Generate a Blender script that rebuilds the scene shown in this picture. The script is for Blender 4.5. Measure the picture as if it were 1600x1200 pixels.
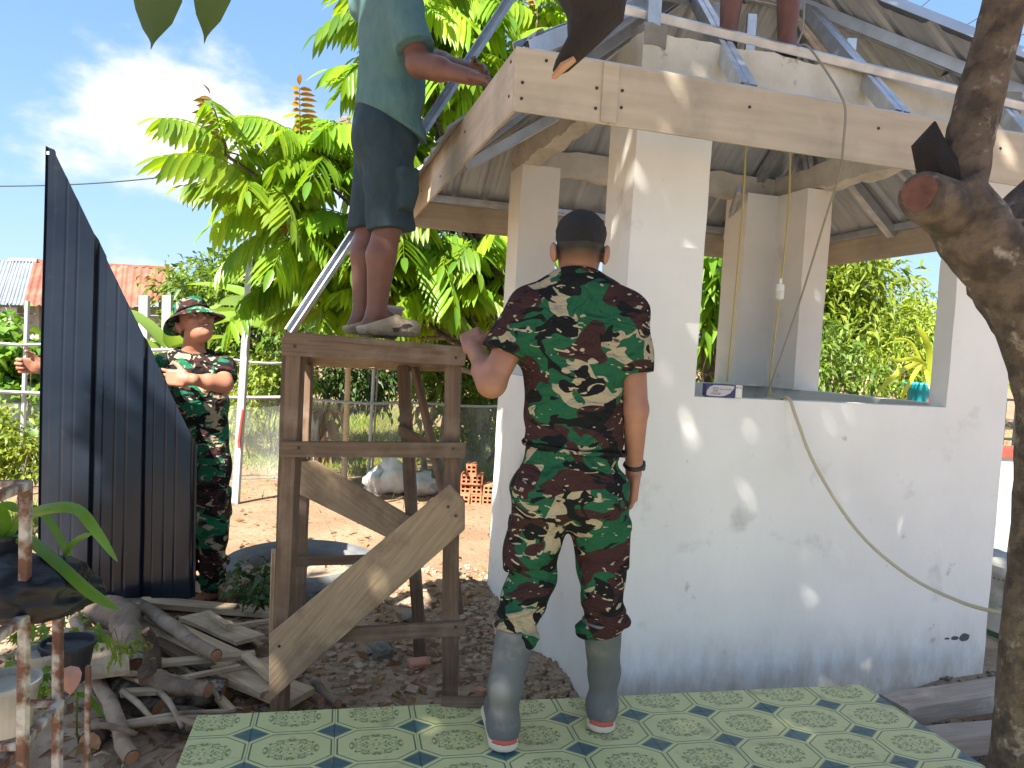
import bpy, bmesh, math, random
import numpy as np
from mathutils import Vector, Matrix
random.seed(7); np.random.seed(7)
sc = bpy.context.scene
for o in list(bpy.data.objects): bpy.data.objects.remove(o)
R = math.radians
# ------------------------------------------------------------------ camera, sky, sun, exposure
CAMZ, PITCH, ROLL, FPX = 1.256, 0.0456, 0.0581, 1170.0
cr, sr, cp, sp = math.cos(ROLL), math.sin(ROLL), math.cos(PITCH), math.sin(PITCH)
_R0, _U0, _F0 = Vector((1, 0, 0)), Vector((0, sp, cp)), Vector((0, cp, -sp))
RIGHT, UP = _R0*cr + _U0*sr, _U0*cr - _R0*sr
cam = bpy.data.cameras.new('camera'); camo = bpy.data.objects.new('camera', cam)
sc.collection.objects.link(camo); sc.camera = camo
cam.sensor_width = 36; cam.lens = 36*FPX/1600; cam.clip_start = .05; cam.clip_end = 2000
mw = Matrix.Identity(4)
for i in range(3):
    mw[i][0], mw[i][1], mw[i][2] = RIGHT[i], UP[i], -_F0[i]
mw[2][3] = CAMZ
camo.matrix_world = mw
SUN = Vector((-.30, -.57, .76)).normalized()
w = bpy.data.worlds.new('World'); sc.world = w; w.use_nodes = True
nt = w.node_tree; nt.nodes.clear()
def N(nt, t, **k):
    n = nt.nodes.new(t)
    for a, b in k.items(): setattr(n, a, b)
    return n
CLOC, SKYT, CL0, CL1 = (3.1, .4, .8), (.375, .50, .68, 1), (1.17, 1.23, 1.35, 1), (1.65, 1.65, 1.65, 1)
sky = N(nt, 'ShaderNodeTexSky', sky_type='NISHITA', sun_disc=False)
sky.sun_elevation = math.asin(SUN.z); sky.sun_rotation = math.atan2(SUN.x, SUN.y)
sky.air_density = 1.0; sky.dust_density = .3; sky.ozone_density = 1.5
tc = N(nt, 'ShaderNodeTexCoord'); L_ = nt.links.new
def cloud(loc, scl, lo, hi, zs):
    mp = N(nt, 'ShaderNodeMapping'); mp.inputs['Scale'].default_value = (1, 1, zs); mp.inputs['Location'].default_value = loc; L_(tc.outputs['Generated'], mp.inputs[0])
    nz = N(nt, 'ShaderNodeTexNoise'); nz.inputs['Scale'].default_value = scl; nz.inputs['Detail'].default_value = 10; nz.inputs['Roughness'].default_value = .55; L_(mp.outputs[0], nz.inputs[0])
    mr = N(nt, 'ShaderNodeMapRange'); mr.interpolation_type = 'SMOOTHSTEP'; mr.inputs[1].default_value = lo; mr.inputs[2].default_value = hi; L_(nz.outputs[0], mr.inputs[0]); return mr.outputs[0], nz.outputs[0]
m1, n1 = cloud(CLOC, 2.6, .475, .59, 1.9)
sx = N(nt, 'ShaderNodeSeparateXYZ'); L_(tc.outputs['Generated'], sx.inputs[0])
rz = N(nt, 'ShaderNodeMapRange'); rz.inputs[1].default_value = 1.6; rz.inputs[2].default_value = .30; L_(sx.outputs[2], rz.inputs[0])
mu = N(nt, 'ShaderNodeMath', operation='MULTIPLY'); L_(m1, mu.inputs[0]); L_(rz.outputs[0], mu.inputs[1])
mx = N(nt, 'ShaderNodeMix', data_type='RGBA'); L_(mu.outputs[0], mx.inputs[0])
hz = N(nt, 'ShaderNodeMix', data_type='RGBA', blend_type='MULTIPLY'); hz.inputs[0].default_value = 1; hz.inputs[7].default_value = SKYT
cc = N(nt, 'ShaderNodeMix', data_type='RGBA'); cc.inputs[6].default_value = CL0; cc.inputs[7].default_value = CL1
cr_ = N(nt, 'ShaderNodeMapRange'); cr_.inputs[1].default_value = .52; cr_.inputs[2].default_value = .68; L_(n1, cr_.inputs[0]); L_(cr_.outputs[0], cc.inputs[0])
bg = N(nt, 'ShaderNodeBackground'); bg.inputs[1].default_value = .15; wo = N(nt, 'ShaderNodeOutputWorld')
va_ = N(nt, 'ShaderNodeVectorMath', operation='MULTIPLY_ADD'); va_.inputs[1].default_value = (.33, .33, .33); va_.inputs[2].default_value = (1, 1, 1); L_(sky.outputs[0], va_.inputs[0])   # the phone's compressed highlights
vd_ = N(nt, 'ShaderNodeVectorMath', operation='DIVIDE'); L_(sky.outputs[0], vd_.inputs[0]); L_(va_.outputs[0], vd_.inputs[1])
L_(vd_.outputs[0], hz.inputs[6]); L_(hz.outputs[2], mx.inputs[6]); L_(cc.outputs[2], mx.inputs[7]); L_(mx.outputs[2], bg.inputs[0]); L_(bg.outputs[0], wo.inputs[0])
sl = bpy.data.lights.new('sun', 'SUN'); so = bpy.data.objects.new('sun', sl); sc.collection.objects.link(so)
sl.energy = 2.8; sl.angle = R(.53); sl.color = (1, .95, .86)
so.rotation_euler = SUN.to_track_quat('Z', 'Y').to_euler(); so.location = SUN*30
sc.view_settings.view_transform = 'Standard'; sc.view_settings.look = 'None'; sc.view_settings.gamma = 1
sc.view_settings.exposure = 2.62
sc.cycles.use_denoising = True
sc.cycles.max_bounces = 8; sc.cycles.diffuse_bounces = 4; sc.cycles.transparent_max_bounces = 12
# ------------------------------------------------------------------ helpers
C = sc.collection
def ray(px, py):
    return _F0 + RIGHT*((px-800)/FPX) - UP*((py-600)/FPX)
def at(px, py, Y):                     # a point at world depth Y
    r = ray(px, py); return Vector((0, 0, CAMZ)) + r*(Y/r.y)
def on(px, py, z):                     # a point at height z
    r = ray(px, py); return Vector((0, 0, CAMZ)) + r*((z-CAMZ)/r.z)
WL = {}
def wl(o): return WL.get(o.name, Vector((0, 0, 0))) if o else Vector((0, 0, 0))
def tag(o, label=None, cat=None, group=None, kind=None):
    if label: o['label'] = label
    if cat: o['category'] = cat
    if group: o['group'] = group
    if kind: o['kind'] = kind
    return o
def empty(name, loc, label, cat, group=None):
    o = bpy.data.objects.new(name, None); C.objects.link(o); o.location = loc; o.empty_display_size = .1
    WL[o.name] = Vector(loc); return tag(o, label, cat, group)
def link(name, me, parent=None, loc=None, m=None, rot=None):
    """object from a mesh; loc is the world position of its origin"""
    o = bpy.data.objects.new(name, me); C.objects.link(o)
    if m and not me.materials: me.materials.append(m)
    loc = Vector(loc) if loc is not None else wl(parent)
    o.location = loc - wl(parent)
    if rot is not None:
        if isinstance(rot, Matrix): o.rotation_mode = 'QUATERNION'; o.rotation_quaternion = rot.to_3x3().to_quaternion()
        else: o.rotation_euler = rot
    if parent: o.parent = parent
    WL[o.name] = loc
    return o
class MB:
    def __init__(s): s.v = []; s.f = []; s.mi = []; s.cur = 0
    def add(s, vs, fs):
        n = len(s.v); s.v += [tuple(a) for a in vs]; s.f += [tuple(i+n for i in f) for f in fs]; s.mi += [s.cur]*len(fs)
    def box(s, c, size, rot=None):
        a, b, d = [x/2 for x in size]; vs = [Vector((x, y, z)) for x in (-a, a) for y in (-b, b) for z in (-d, d)]
        if rot is not None: vs = [rot @ x for x in vs]
        s.add([Vector(c)+x for x in vs], [(0, 1, 3, 2), (4, 6, 7, 5), (0, 4, 5, 1), (2, 3, 7, 6), (0, 2, 6, 4), (1, 5, 7, 3)])
    def bar(s, a, b, w, h, up=(0, 0, 1)):
        a, b = Vector(a), Vector(b); m = frame(b-a, up); s.box((a+b)/2, ((b-a).length, w, h), m)
    def tube(s, pts, rad, n=8, cap=True, sq=None):
        pts = [Vector(p) for p in pts]; k = len(pts)
        if not isinstance(rad, (list, tuple)): rad = [rad]*k
        base = len(s.v); side = None
        for i, p in enumerate(pts):
            t = (pts[min(i+1, k-1)]-pts[max(i-1, 0)]).normalized()
            if side is None:
                side = t.cross(Vector((0, 0, 1)) if abs(t.z) < .9 else Vector((1, 0, 0))).normalized()
            else:
                side = (side - t*side.dot(t)).normalized()
            o2 = t.cross(side)
            for j in range(n):
                an = 2*math.pi*j/n; r = rad[i]*(1 if sq is None else sq(i, j))
                s.v.append(tuple(p + side*(math.cos(an)*r) + o2*(math.sin(an)*r)))
        for i in range(k-1):
            for j in range(n):
                a = base+i*n+j; b = base+i*n+(j+1) % n
                s.f.append((a, b, b+n, a+n)); s.mi.append(s.cur)
        if cap:
            s.f.append(tuple(base+j for j in range(n))[::-1]); s.mi.append(s.cur)
            s.f.append(tuple(base+(k-1)*n+j for j in range(n))); s.mi.append(s.cur)
    def lathe(s, prof, c=(0, 0, 0), n=24, wob=0):
        base = len(s.v); k = len(prof); c = Vector(c)
        for i, (r, z) in enumerate(prof):
            for j in range(n):
                an = 2*math.pi*j/n; rr = r*(1+wob*math.sin(3*an+i))
                s.v.append(tuple(c+Vector((rr*math.cos(an), rr*math.sin(an), z))))
        for i in range(k-1):
            for j in range(n):
                a = base+i*n+j; b = base+i*n+(j+1) % n
                s.f.append((a, b, b+n, a+n)); s.mi.append(s.cur)
    def mesh(s, name, smooth=False, bev=0):
        me = bpy.data.meshes.new(name); me.from_pydata(s.v, [], s.f)
        if any(s.mi): me.polygons.foreach_set('material_index', s.mi)
        if bev:
            bm = bmesh.new(); bm.from_mesh(me)
            ed = [e for e in bm.edges if len(e.link_faces) == 2 and e.calc_face_angle(0) > .6]
            bmesh.ops.bevel(bm, geom=ed, offset=bev, segments=1, affect='EDGES'); bm.to_mesh(me); bm.free()
        if smooth: me.polygons.foreach_set('use_smooth', [True]*len(me.polygons))
        me.update(); return me
    def build(s, name, m, parent=None, smooth=False, bev=0, mats=None):
        """verts are in world coordinates; the origin is the parent's base"""
        b = wl(parent); s.v = [(x-b.x, y-b.y, z-b.z) for x, y, z in s.v]
        me = s.mesh(name, smooth, bev)
        for x in (mats or [m]): me.materials.append(x)
        return link(name, me, parent, b)
def frame(d, up=(0, 0, 1)):
    x = Vector(d).normalized(); up = Vector(up)
    if abs(x.dot(up.normalized())) > .98: up = Vector((0, 1, 0)) if abs(x.y) < .9 else Vector((1, 0, 0))
    y = up.cross(x).normalized(); z = x.cross(y)
    return Matrix((x, y, z)).transposed()
def hsh(x, y=0, z=0):
    v = math.sin(x*12.9898+y*78.233+z*37.719)*43758.5453; return v-math.floor(v)
def vnoise(x, y, z=0.):
    xi, yi, zi = math.floor(x), math.floor(y), math.floor(z); fx, fy, fz = x-xi, y-yi, z-zi
    fx, fy, fz = [t*t*(3-2*t) for t in (fx, fy, fz)]; r = 0
    for i in (0, 1):
        for j in (0, 1):
            for k in (0, 1):
                r += hsh(xi+i, yi+j, zi+k)*(fx if i else 1-fx)*(fy if j else 1-fy)*(fz if k else 1-fz)
    return r*2-1
def beam(name, a, b, w, h, m, parent, up=(0, 0, 1), bev=.003, rough=0, seg=8, profile=None):
    """a board or profile between two points, its own mesh with local X along the length"""
    a, b = Vector(a), Vector(b); Ln = (b-a).length; mb = MB()
    if profile:                          # list of (y,z) open section, given thickness by doubling
        th = .0025; k = len(profile)
        for x in (-Ln/2, Ln/2):
            for y, z in profile: mb.v.append((x, y, z))
        for i in range(k-1): mb.f.append((i, i+1, k+i+1, k+i)); mb.mi.append(0)
    elif rough:
        sd = hsh(a.x, a.z, b.y)*50
        for i in range(seg+1):
            x = -Ln/2+Ln*i/seg
            for y, z in ((-w/2, -h/2), (w/2, -h/2), (w/2, h/2), (-w/2, h/2)):
                mb.v.append((x+(rough*.8*vnoise(y*40+sd, z*40) if i in (0, seg) else 0), y+rough*vnoise(x*6+sd, y*30, 1+z*30), z+rough*vnoise(x*6+sd, y*30, 7+z*30)))
        for i in range(seg):
            for j in range(4):
                p = i*4+j; q = i*4+(j+1) % 4; mb.f.append((p, q, q+4, p+4)); mb.mi.append(0)
        mb.f.append((3, 2, 1, 0)); mb.f.append(tuple(seg*4+j for j in range(4))); mb.mi += [0, 0]
    else: mb.box((0, 0, 0), (Ln, w, h))
    me = mb.mesh(name, bev=(bev if not rough and not profile else 0)); me.materials.append(m)
    if profile:
        o = link(name, me, parent, (a+b)/2, None, frame(b-a, up)); s_ = o.modifiers.new('thick', 'SOLIDIFY'); s_.thickness = .002; return o
    return link(name, me, parent, (a+b)/2, None, frame(b-a, up))
def dens(P, r, k=6):
    Q, rr = [], []
    n = len(P)
    for i in range(n-1):
        p0, p1, p2, p3 = P[max(0, i-1)], P[i], P[i+1], P[min(n-1, i+2)]
        for j in range(k):
            t = j/k; Q.append(.5*((2*p1)+(p2-p0)*t+(2*p0-5*p1+4*p2-p3)*t*t+(3*p1-p0-3*p2+p3)*t**3)); rr.append(r[i]+(r[i+1]-r[i])*t)
    return Q+[P[-1]], rr+[r[-1]]
def knob(i, j, n=22, s=0): 
    a = 2*math.pi*j/n; return 1+.07*vnoise(i*.28+s, math.cos(a)*1.6, math.sin(a)*1.6)+.045*vnoise(i*.8+s, math.cos(a)*4, math.sin(a)*4)+.02*vnoise(i*2+s, math.cos(a)*9, math.sin(a)*9)
# ------------------------------------------------------------------ materials
def mat(name, c1, c2=None, vs=6., rough=.6, metal=0., bump=0., bs=60., stretch=(1, 1, 1), lo=.35, hi=.68, c3=None, v3=2., lo3=.5, hi3=.7, spec=.5, rand=0., detail=6., rvar=0., coord='Object'):
    m = bpy.data.materials.new(name); m.use_nodes = True; t = m.node_tree; p = t.nodes['Principled BSDF']; lk = t.links.new
    p.inputs['Roughness'].default_value = rough; p.inputs['Metallic'].default_value = metal; p.inputs['Specular IOR Level'].default_value = spec
    c1 = (*c1, 1); p.inputs['Base Color'].default_value = c1
    tcn = N(t, 'ShaderNodeTexCoord'); mpn = N(t, 'ShaderNodeMapping'); mpn.inputs['Scale'].default_value = stretch
    lk(tcn.outputs[coord], mpn.inputs[0]); out = None; nz = None
    if c2:
        nz = N(t, 'ShaderNodeTexNoise'); nz.inputs['Scale'].default_value = vs; nz.inputs['Detail'].default_value = detail; lk(mpn.outputs[0], nz.inputs[0])
        rp = N(t, 'ShaderNodeMapRange'); rp.inputs[1].default_value = lo; rp.inputs[2].default_value = hi; lk(nz.outputs[0], rp.inputs[0])
        mx = N(t, 'ShaderNodeMix', data_type='RGBA'); mx.inputs[6].default_value = c1; mx.inputs[7].default_value = (*c2, 1); lk(rp.outputs[0], mx.inputs[0]); out = mx.outputs[2]
        if rvar:
            rr = N(t, 'ShaderNodeMapRange'); rr.inputs[3].default_value = rough-rvar; rr.inputs[4].default_value = rough+rvar; lk(nz.outputs[0], rr.inputs[0]); lk(rr.outputs[0], p.inputs['Roughness'])
    if c3:
        n3 = N(t, 'ShaderNodeTexNoise'); n3.inputs['Scale'].default_value = v3; n3.inputs['Detail'].default_value = 8; n3.inputs['Roughness'].default_value = .62; lk(tcn.outputs[coord], n3.inputs[0])
        r3 = N(t, 'ShaderNodeMapRange'); r3.inputs[1].default_value = lo3; r3.inputs[2].default_value = hi3; lk(n3.outputs[0], r3.inputs[0])
        m3 = N(t, 'ShaderNodeMix', data_type='RGBA'); m3.inputs[6].default_value = c1; m3.inputs[7].default_value = (*c3, 1); lk(r3.outputs[0], m3.inputs[0])
        if out: lk(out, m3.inputs[6])
        out = m3.outputs[2]
    if rand:
        oi = N(t, 'ShaderNodeObjectInfo'); hs = N(t, 'ShaderNodeHueSaturation'); vr = N(t, 'ShaderNodeMapRange')
        vr.inputs[3].default_value = 1-rand; vr.inputs[4].default_value = 1+rand; lk(oi.outputs['Random'], vr.inputs[0]); lk(vr.outputs[0], hs.inputs['Value'])
        if out: lk(out, hs.inputs['Color'])
        else: hs.inputs['Color'].default_value = c1
        out = hs.outputs[0]
    if out: lk(out, p.inputs['Base Color'])
    if bump:
        nb = N(t, 'ShaderNodeTexNoise'); nb.inputs['Scale'].default_value = bs; nb.inputs['Detail'].default_value = 5; lk(mpn.outputs[0], nb.inputs[0])
        b = N(t, 'ShaderNodeBump'); b.inputs['Strength'].default_value = bump; b.inputs['Distance'].default_value = .02; lk(nb.outputs[0], b.inputs['Height']); lk(b.outputs[0], p.inputs['Normal'])
    return m
def leafmat(name, c1, c2, trans=.35, rough=.45, hue=.03, rand=.25, vs=3., tcol=None):
    m = bpy.data.materials.new(name); m.use_nodes = True; t = m.node_tree; p = t.nodes['Principled BSDF']; lk = t.links.new
    p.inputs['Roughness'].default_value = rough; p.inputs['Specular IOR Level'].default_value = .4
    g = N(t, 'ShaderNodeNewGeometry'); tcn = N(t, 'ShaderNodeTexCoord'); nz = N(t, 'ShaderNodeTexNoise'); nz.inputs['Scale'].default_value = vs; lk(tcn.outputs['Object'], nz.inputs[0])
    ad = N(t, 'ShaderNodeMath', operation='ADD'); lk(g.outputs['Random Per Island'], ad.inputs[0]); lk(nz.outputs[0], ad.inputs[1])
    rp = N(t, 'ShaderNodeMapRange'); rp.inputs[1].default_value = .35; rp.inputs[2].default_value = 1.25; lk(ad.outputs[0], rp.inputs[0])
    mx = N(t, 'ShaderNodeMix', data_type='RGBA'); mx.inputs[6].default_value = (*c1, 1); mx.inputs[7].default_value = (*c2, 1); lk(rp.outputs[0], mx.inputs[0])
    oi = N(t, 'ShaderNodeObjectInfo'); hs = N(t, 'ShaderNodeHueSaturation'); vr = N(t, 'ShaderNodeMapRange'); vr.inputs[3].default_value = 1-rand; vr.inputs[4].default_value = 1+rand
    lk(oi.outputs['Random'], vr.inputs[0]); lk(vr.outputs[0], hs.inputs['Value']); lk(mx.outputs[2], hs.inputs['Color'])
    lk(hs.outputs[0], p.inputs['Base Color'])
    tr = N(t, 'ShaderNodeBsdfTranslucent'); ms = N(t, 'ShaderNodeMixShader'); ms.inputs[0].default_value = trans
    ml = N(t, 'ShaderNodeMix', data_type='RGBA', blend_type='MULTIPLY'); ml.inputs[0].default_value = 1; ml.inputs[7].default_value = (*(tcol or (1.5, 1.35, .5)), 1)
    lk(hs.outputs[0], ml.inputs[6]); lk(ml.outputs[2], tr.inputs[0])
    lk(p.outputs[0], ms.inputs[1]); lk(tr.outputs[0], ms.inputs[2]); lk(ms.outputs[0], t.nodes['Material Output'].inputs[0])
    return m
def woodmat(name, c1, c2, rough=.75, gs=22, c3=None, rand=.15, bump=.25, v3=5):
    return mat(name, c1, c2, vs=3.2, stretch=(1.2, gs, gs), rough=rough, bump=bump, bs=5, c3=c3, v3=v3, rand=rand)
MT = dict(
 white=mat('painted_plaster', (.86, .83, .765), (.79, .76, .695), vs=3.5, rough=.75, bump=.12, bs=18, c3=(.42, .41, .37), v3=3.4, lo3=.60, hi3=.80),
 cement=mat('raw_cement', (.30, .28, .24), (.20, .18, .15), vs=9, rough=.9, bump=.5, bs=30),
 beamp=mat('rough_plaster', (.66, .61, .52), (.52, .47, .38), vs=7, rough=.85, bump=.4, bs=26, c3=(.2, .17, .13), v3=9, lo3=.62, hi3=.72),
 fascia=mat('fibre_cement_board', (.52, .43, .33), (.43, .35, .26), vs=5, stretch=(.6, 6, 6), rough=.8, bump=.06, bs=30, c3=(.30, .26, .2), v3=2.2, lo3=.5, hi3=.75),
 galv=mat('galvanised_steel', (.60, .63, .67), (.46, .49, .53), vs=14, rough=.38, metal=.75, rvar=.12),
 dgalv=mat('roof_sheet_underside', (.50, .52, .54), (.42, .44, .46), vs=6, rough=.45, metal=.3),
 screw=mat('dark_screw', (.05, .045, .04), rough=.5, metal=.6),
 oldwood=woodmat('weathered_scaffold_wood', (.175, .110, .066), (.10, .060, .038), c3=(.23, .165, .115)),
 palewood=woodmat('pale_board', (.40, .29, .175), (.28, .195, .115), c3=(.19, .13, .08)),
 plank=woodmat('scrap_plank', (.54, .41, .265), (.38, .28, .175), c3=(.28, .21, .15)),
 bark=mat('grey_brown_bark', (.125, .088, .062), (.05, .034, .025), vs=16, rough=.92, bump=1., bs=38, c3=(.30, .25, .20), v3=11, lo3=.57, hi3=.66, lo=.4, hi=.62),
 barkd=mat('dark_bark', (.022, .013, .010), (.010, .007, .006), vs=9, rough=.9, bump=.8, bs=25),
 logbark=mat('log_bark', (.36, .275, .195), (.22, .16, .11), vs=7, rough=.9, bump=.7, bs=24, c3=(.10, .075, .055), v3=6, rand=.25),
 cutwood=mat('cut_wood', (.45, .25, .13), (.30, .13, .07), vs=12, rough=.85, bump=.4),
 redcut=mat('red_cut_face', (.20, .075, .045), (.09, .035, .025), vs=14, rough=.85, bump=.5),
 rust=mat('rusty_steel', (.17, .075, .04), (.10, .045, .028), vs=14, rough=.85, bump=.4, bs=60, c3=(.46, .42, .36), v3=9, lo3=.47, hi3=.60),
 black=mat('black_coated_steel', (.008, .011, .018), (.014, .018, .026), vs=3, rough=.14, metal=.0, spec=.30, c3=(.03, .032, .034), v3=7, lo3=.62, hi3=.8, rvar=.05),
 bag=mat('black_plastic_film', (.005, .006, .009), rough=.42, spec=.3, bump=.25, bs=30, stretch=(.5, 1, 1.6)),
 pot=mat('black_plastic_pot', (.018, .02, .024), rough=.45),
 wpot=mat('pale_pot', (.46, .43, .36), (.30, .27, .22), vs=7, rough=.7),
 rubber=mat('tyre_rubber', (.10, .105, .11), (.16, .16, .16), vs=5, rough=.8, bump=.4, bs=30),
 brick=mat('red_hollow_brick', (.55, .21, .10), (.43, .16, .08), vs=10, rough=.9, bump=.3, rand=.15),
 holeshade=mat('brick_hole_shade', (.10, .035, .02), rough=.9),  # darker brick tone inside the holes: their shade put into the colour
 stone=mat('grey_brown_stone', (.26, .235, .19), (.17, .15, .12), vs=7, rough=.95, bump=.8, bs=20, rand=.2),
 skin=mat('tan_skin', (.34, .165, .105), (.28, .125, .078), vs=9, rough=.5, bump=.08, bs=90, spec=.35),
 skin2=mat('brown_skin', (.175, .075, .050), (.13, .054, .036), vs=9, rough=.45, bump=.08, bs=90, spec=.4),
 hair=mat('black_hair', (.012, .011, .012), rough=.55, bump=.9, bs=260),
 boot=mat('grey_rubber_boot', (.12, .125, .122), (.095, .10, .098), vs=6, rough=.58, spec=.4, c3=(.20, .18, .15), v3=9, lo3=.55, hi3=.72),
 sole=mat('cream_sole', (.62, .54, .42), rough=.7), soler=mat('red_heel', (.50, .09, .05), rough=.6), blackr=mat('black_rubber', (.015, .015, .016), rough=.5),
 shirtg=mat('grey_green_cotton', (.085, .17, .165), (.068, .14, .138), vs=20, rough=.9, bump=.8, bs=9, stretch=(1.5, 1.5, .75)),
 navy=mat('dark_navy_cotton', (.022, .045, .058), (.016, .033, .044), vs=20, rough=.9, bump=.8, bs=9, stretch=(1.5, 1.5, .75)),
 rag=mat('worn_beige_canvas', (.50, .40, .27), (.36, .28, .18), vs=12, rough=.95, bump=.5, bs=40),
 sand_=mat('brown_strap', (.05, .035, .028), rough=.7),
 cable=mat('cream_cable', (.50, .44, .30), rough=.6), yellowc=mat('yellow_cable', (.55, .43, .14), rough=.6), greyc=mat('grey_brown_rope', (.28, .25, .2), rough=.8), wire=mat('power_wire', (.03, .03, .035), rough=.6),
 plastic=mat('white_plastic', (.75, .73, .66), rough=.4),
 teal=mat('teal_paint', (.02, .42, .50), (.03, .36, .42), vs=8, rough=.5), redp=mat('red_paint', (.42, .07, .045), (.33, .05, .03), vs=8, rough=.6),
 iron=mat('dark_iron', (.03, .028, .026), rough=.5),
 whitesteel=mat('pale_steel_tube', (.43, .45, .47), (.35, .37, .40), vs=9, rough=.45, metal=.2),
 whitepost=mat('white_post', (.45, .45, .43), rough=.6),
)
# ------------------------------------------------------------------ terrain
def sstep(a, b, x):
    t = min(1, max(0, (x-a)/(b-a))); return t*t*(3-2*t)
def gz(x, y):
    z = -.28 + .15*sstep(1.3, 2.2, x)*(1-sstep(4.5, 7, y)) + .028*max(0, min(y, 45)-9)
    z += .02*vnoise(x*1.3, y*1.3)+.012*vnoise(x*4, y*4, 3)
    d = math.hypot((x-.35)/.45, (y-3.35)/.5); z += .10*max(0, 1-d)            # soil heaped against the wall foot
    if y < 2.6 and x < 1.7: z -= .05
    return z
xs = sorted(set([-150, -90, -60, -40, -28, -20, -15, -12, -9, -7.5, -6]+[round(-5+.16*i, 3) for i in range(63)]+[6, 7.5, 9, 12, 15, 20, 28, 40, 60, 90, 150]))
ys = sorted(set([-60, -30, -15, -8, -4, -2, 0]+[round(.8+.16*i, 3) for i in range(62)]+[11.5, 13, 15, 17, 19, 22, 26, 30, 36, 45, 60, 90, 140, 220]))
mb = MB(); nx = len(xs)
for y in ys:
    for x in xs: mb.v.append((x, y, gz(x, y)))
for j in range(len(ys)-1):
    for i in range(nx-1):
        a = j*nx+i; mb.f.append((a, a+1, a+1+nx, a+nx)); mb.mi.append(0)
def groundmat():
    m = bpy.data.materials.new('soil_and_sand'); m.use_nodes = True; t = m.node_tree; p = t.nodes['Principled BSDF']; lk = t.links.new
    p.inputs['Roughness'].default_value = .95; p.inputs['Specular IOR Level'].default_value = .15
    tcn = N(t, 'ShaderNodeTexCoord'); g = tcn.outputs['Object']
    def noise(s, d=8, r=.6):
        n = N(t, 'ShaderNodeTexNoise'); n.inputs['Scale'].default_value = s; n.inputs['Detail'].default_value = d; n.inputs['Roughness'].default_value = r; lk(g, n.inputs[0]); return n.outputs[0]
    def mr(x, a, b, c=0, d=1):
        n = N(t, 'ShaderNodeMapRange'); n.inputs[1].default_value = a; n.inputs[2].default_value = b; n.inputs[3].default_value = c; n.inputs[4].default_value = d; lk(x, n.inputs[0]); return n.outputs[0]
    def mix(f, a, b):
        n = N(t, 'ShaderNodeMix', data_type='RGBA'); lk(f, n.inputs[0])
        for i, c in ((6, a), (7, b)):
            if isinstance(c, tuple): n.inputs[i].default_value = (*c, 1)
            else: lk(c, n.inputs[i])
        return n.outputs[2]
    soil = mix(mr(noise(5), .38, .62), (.27, .195, .135), (.43, .32, .225))
    sand = mix(mr(noise(2.2), .35, .65), (.31, .21, .135), (.24, .15, .092))
    s = N(t, 'ShaderNodeSeparateXYZ'); lk(g, s.inputs[0])
    wob = N(t, 'ShaderNodeMath', operation='MULTIPLY_ADD'); lk(noise(.9, 5), wob.inputs[0]); wob.inputs[1].default_value = 2.6; lk(s.outputs[1], wob.inputs[2])
    c = mix(mr(wob.outputs[0], 5.4, 6.4), soil, sand)
    c = mix(mr(noise(24, 4), .58, .72), c, (.09, .06, .04))
    lk(c, p.inputs['Base Color'])
    b = N(t, 'ShaderNodeBump'); b.inputs['Strength'].default_value = .7; b.inputs['Distance'].default_value = .03; lk(noise(16, 8, .7), b.inputs['Height']); lk(b.outputs[0], p.inputs['Normal'])
    return m
MT['ground'] = groundmat()
g = mb.build('ground', MT['ground'], smooth=True); tag(g, kind='structure')
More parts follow.
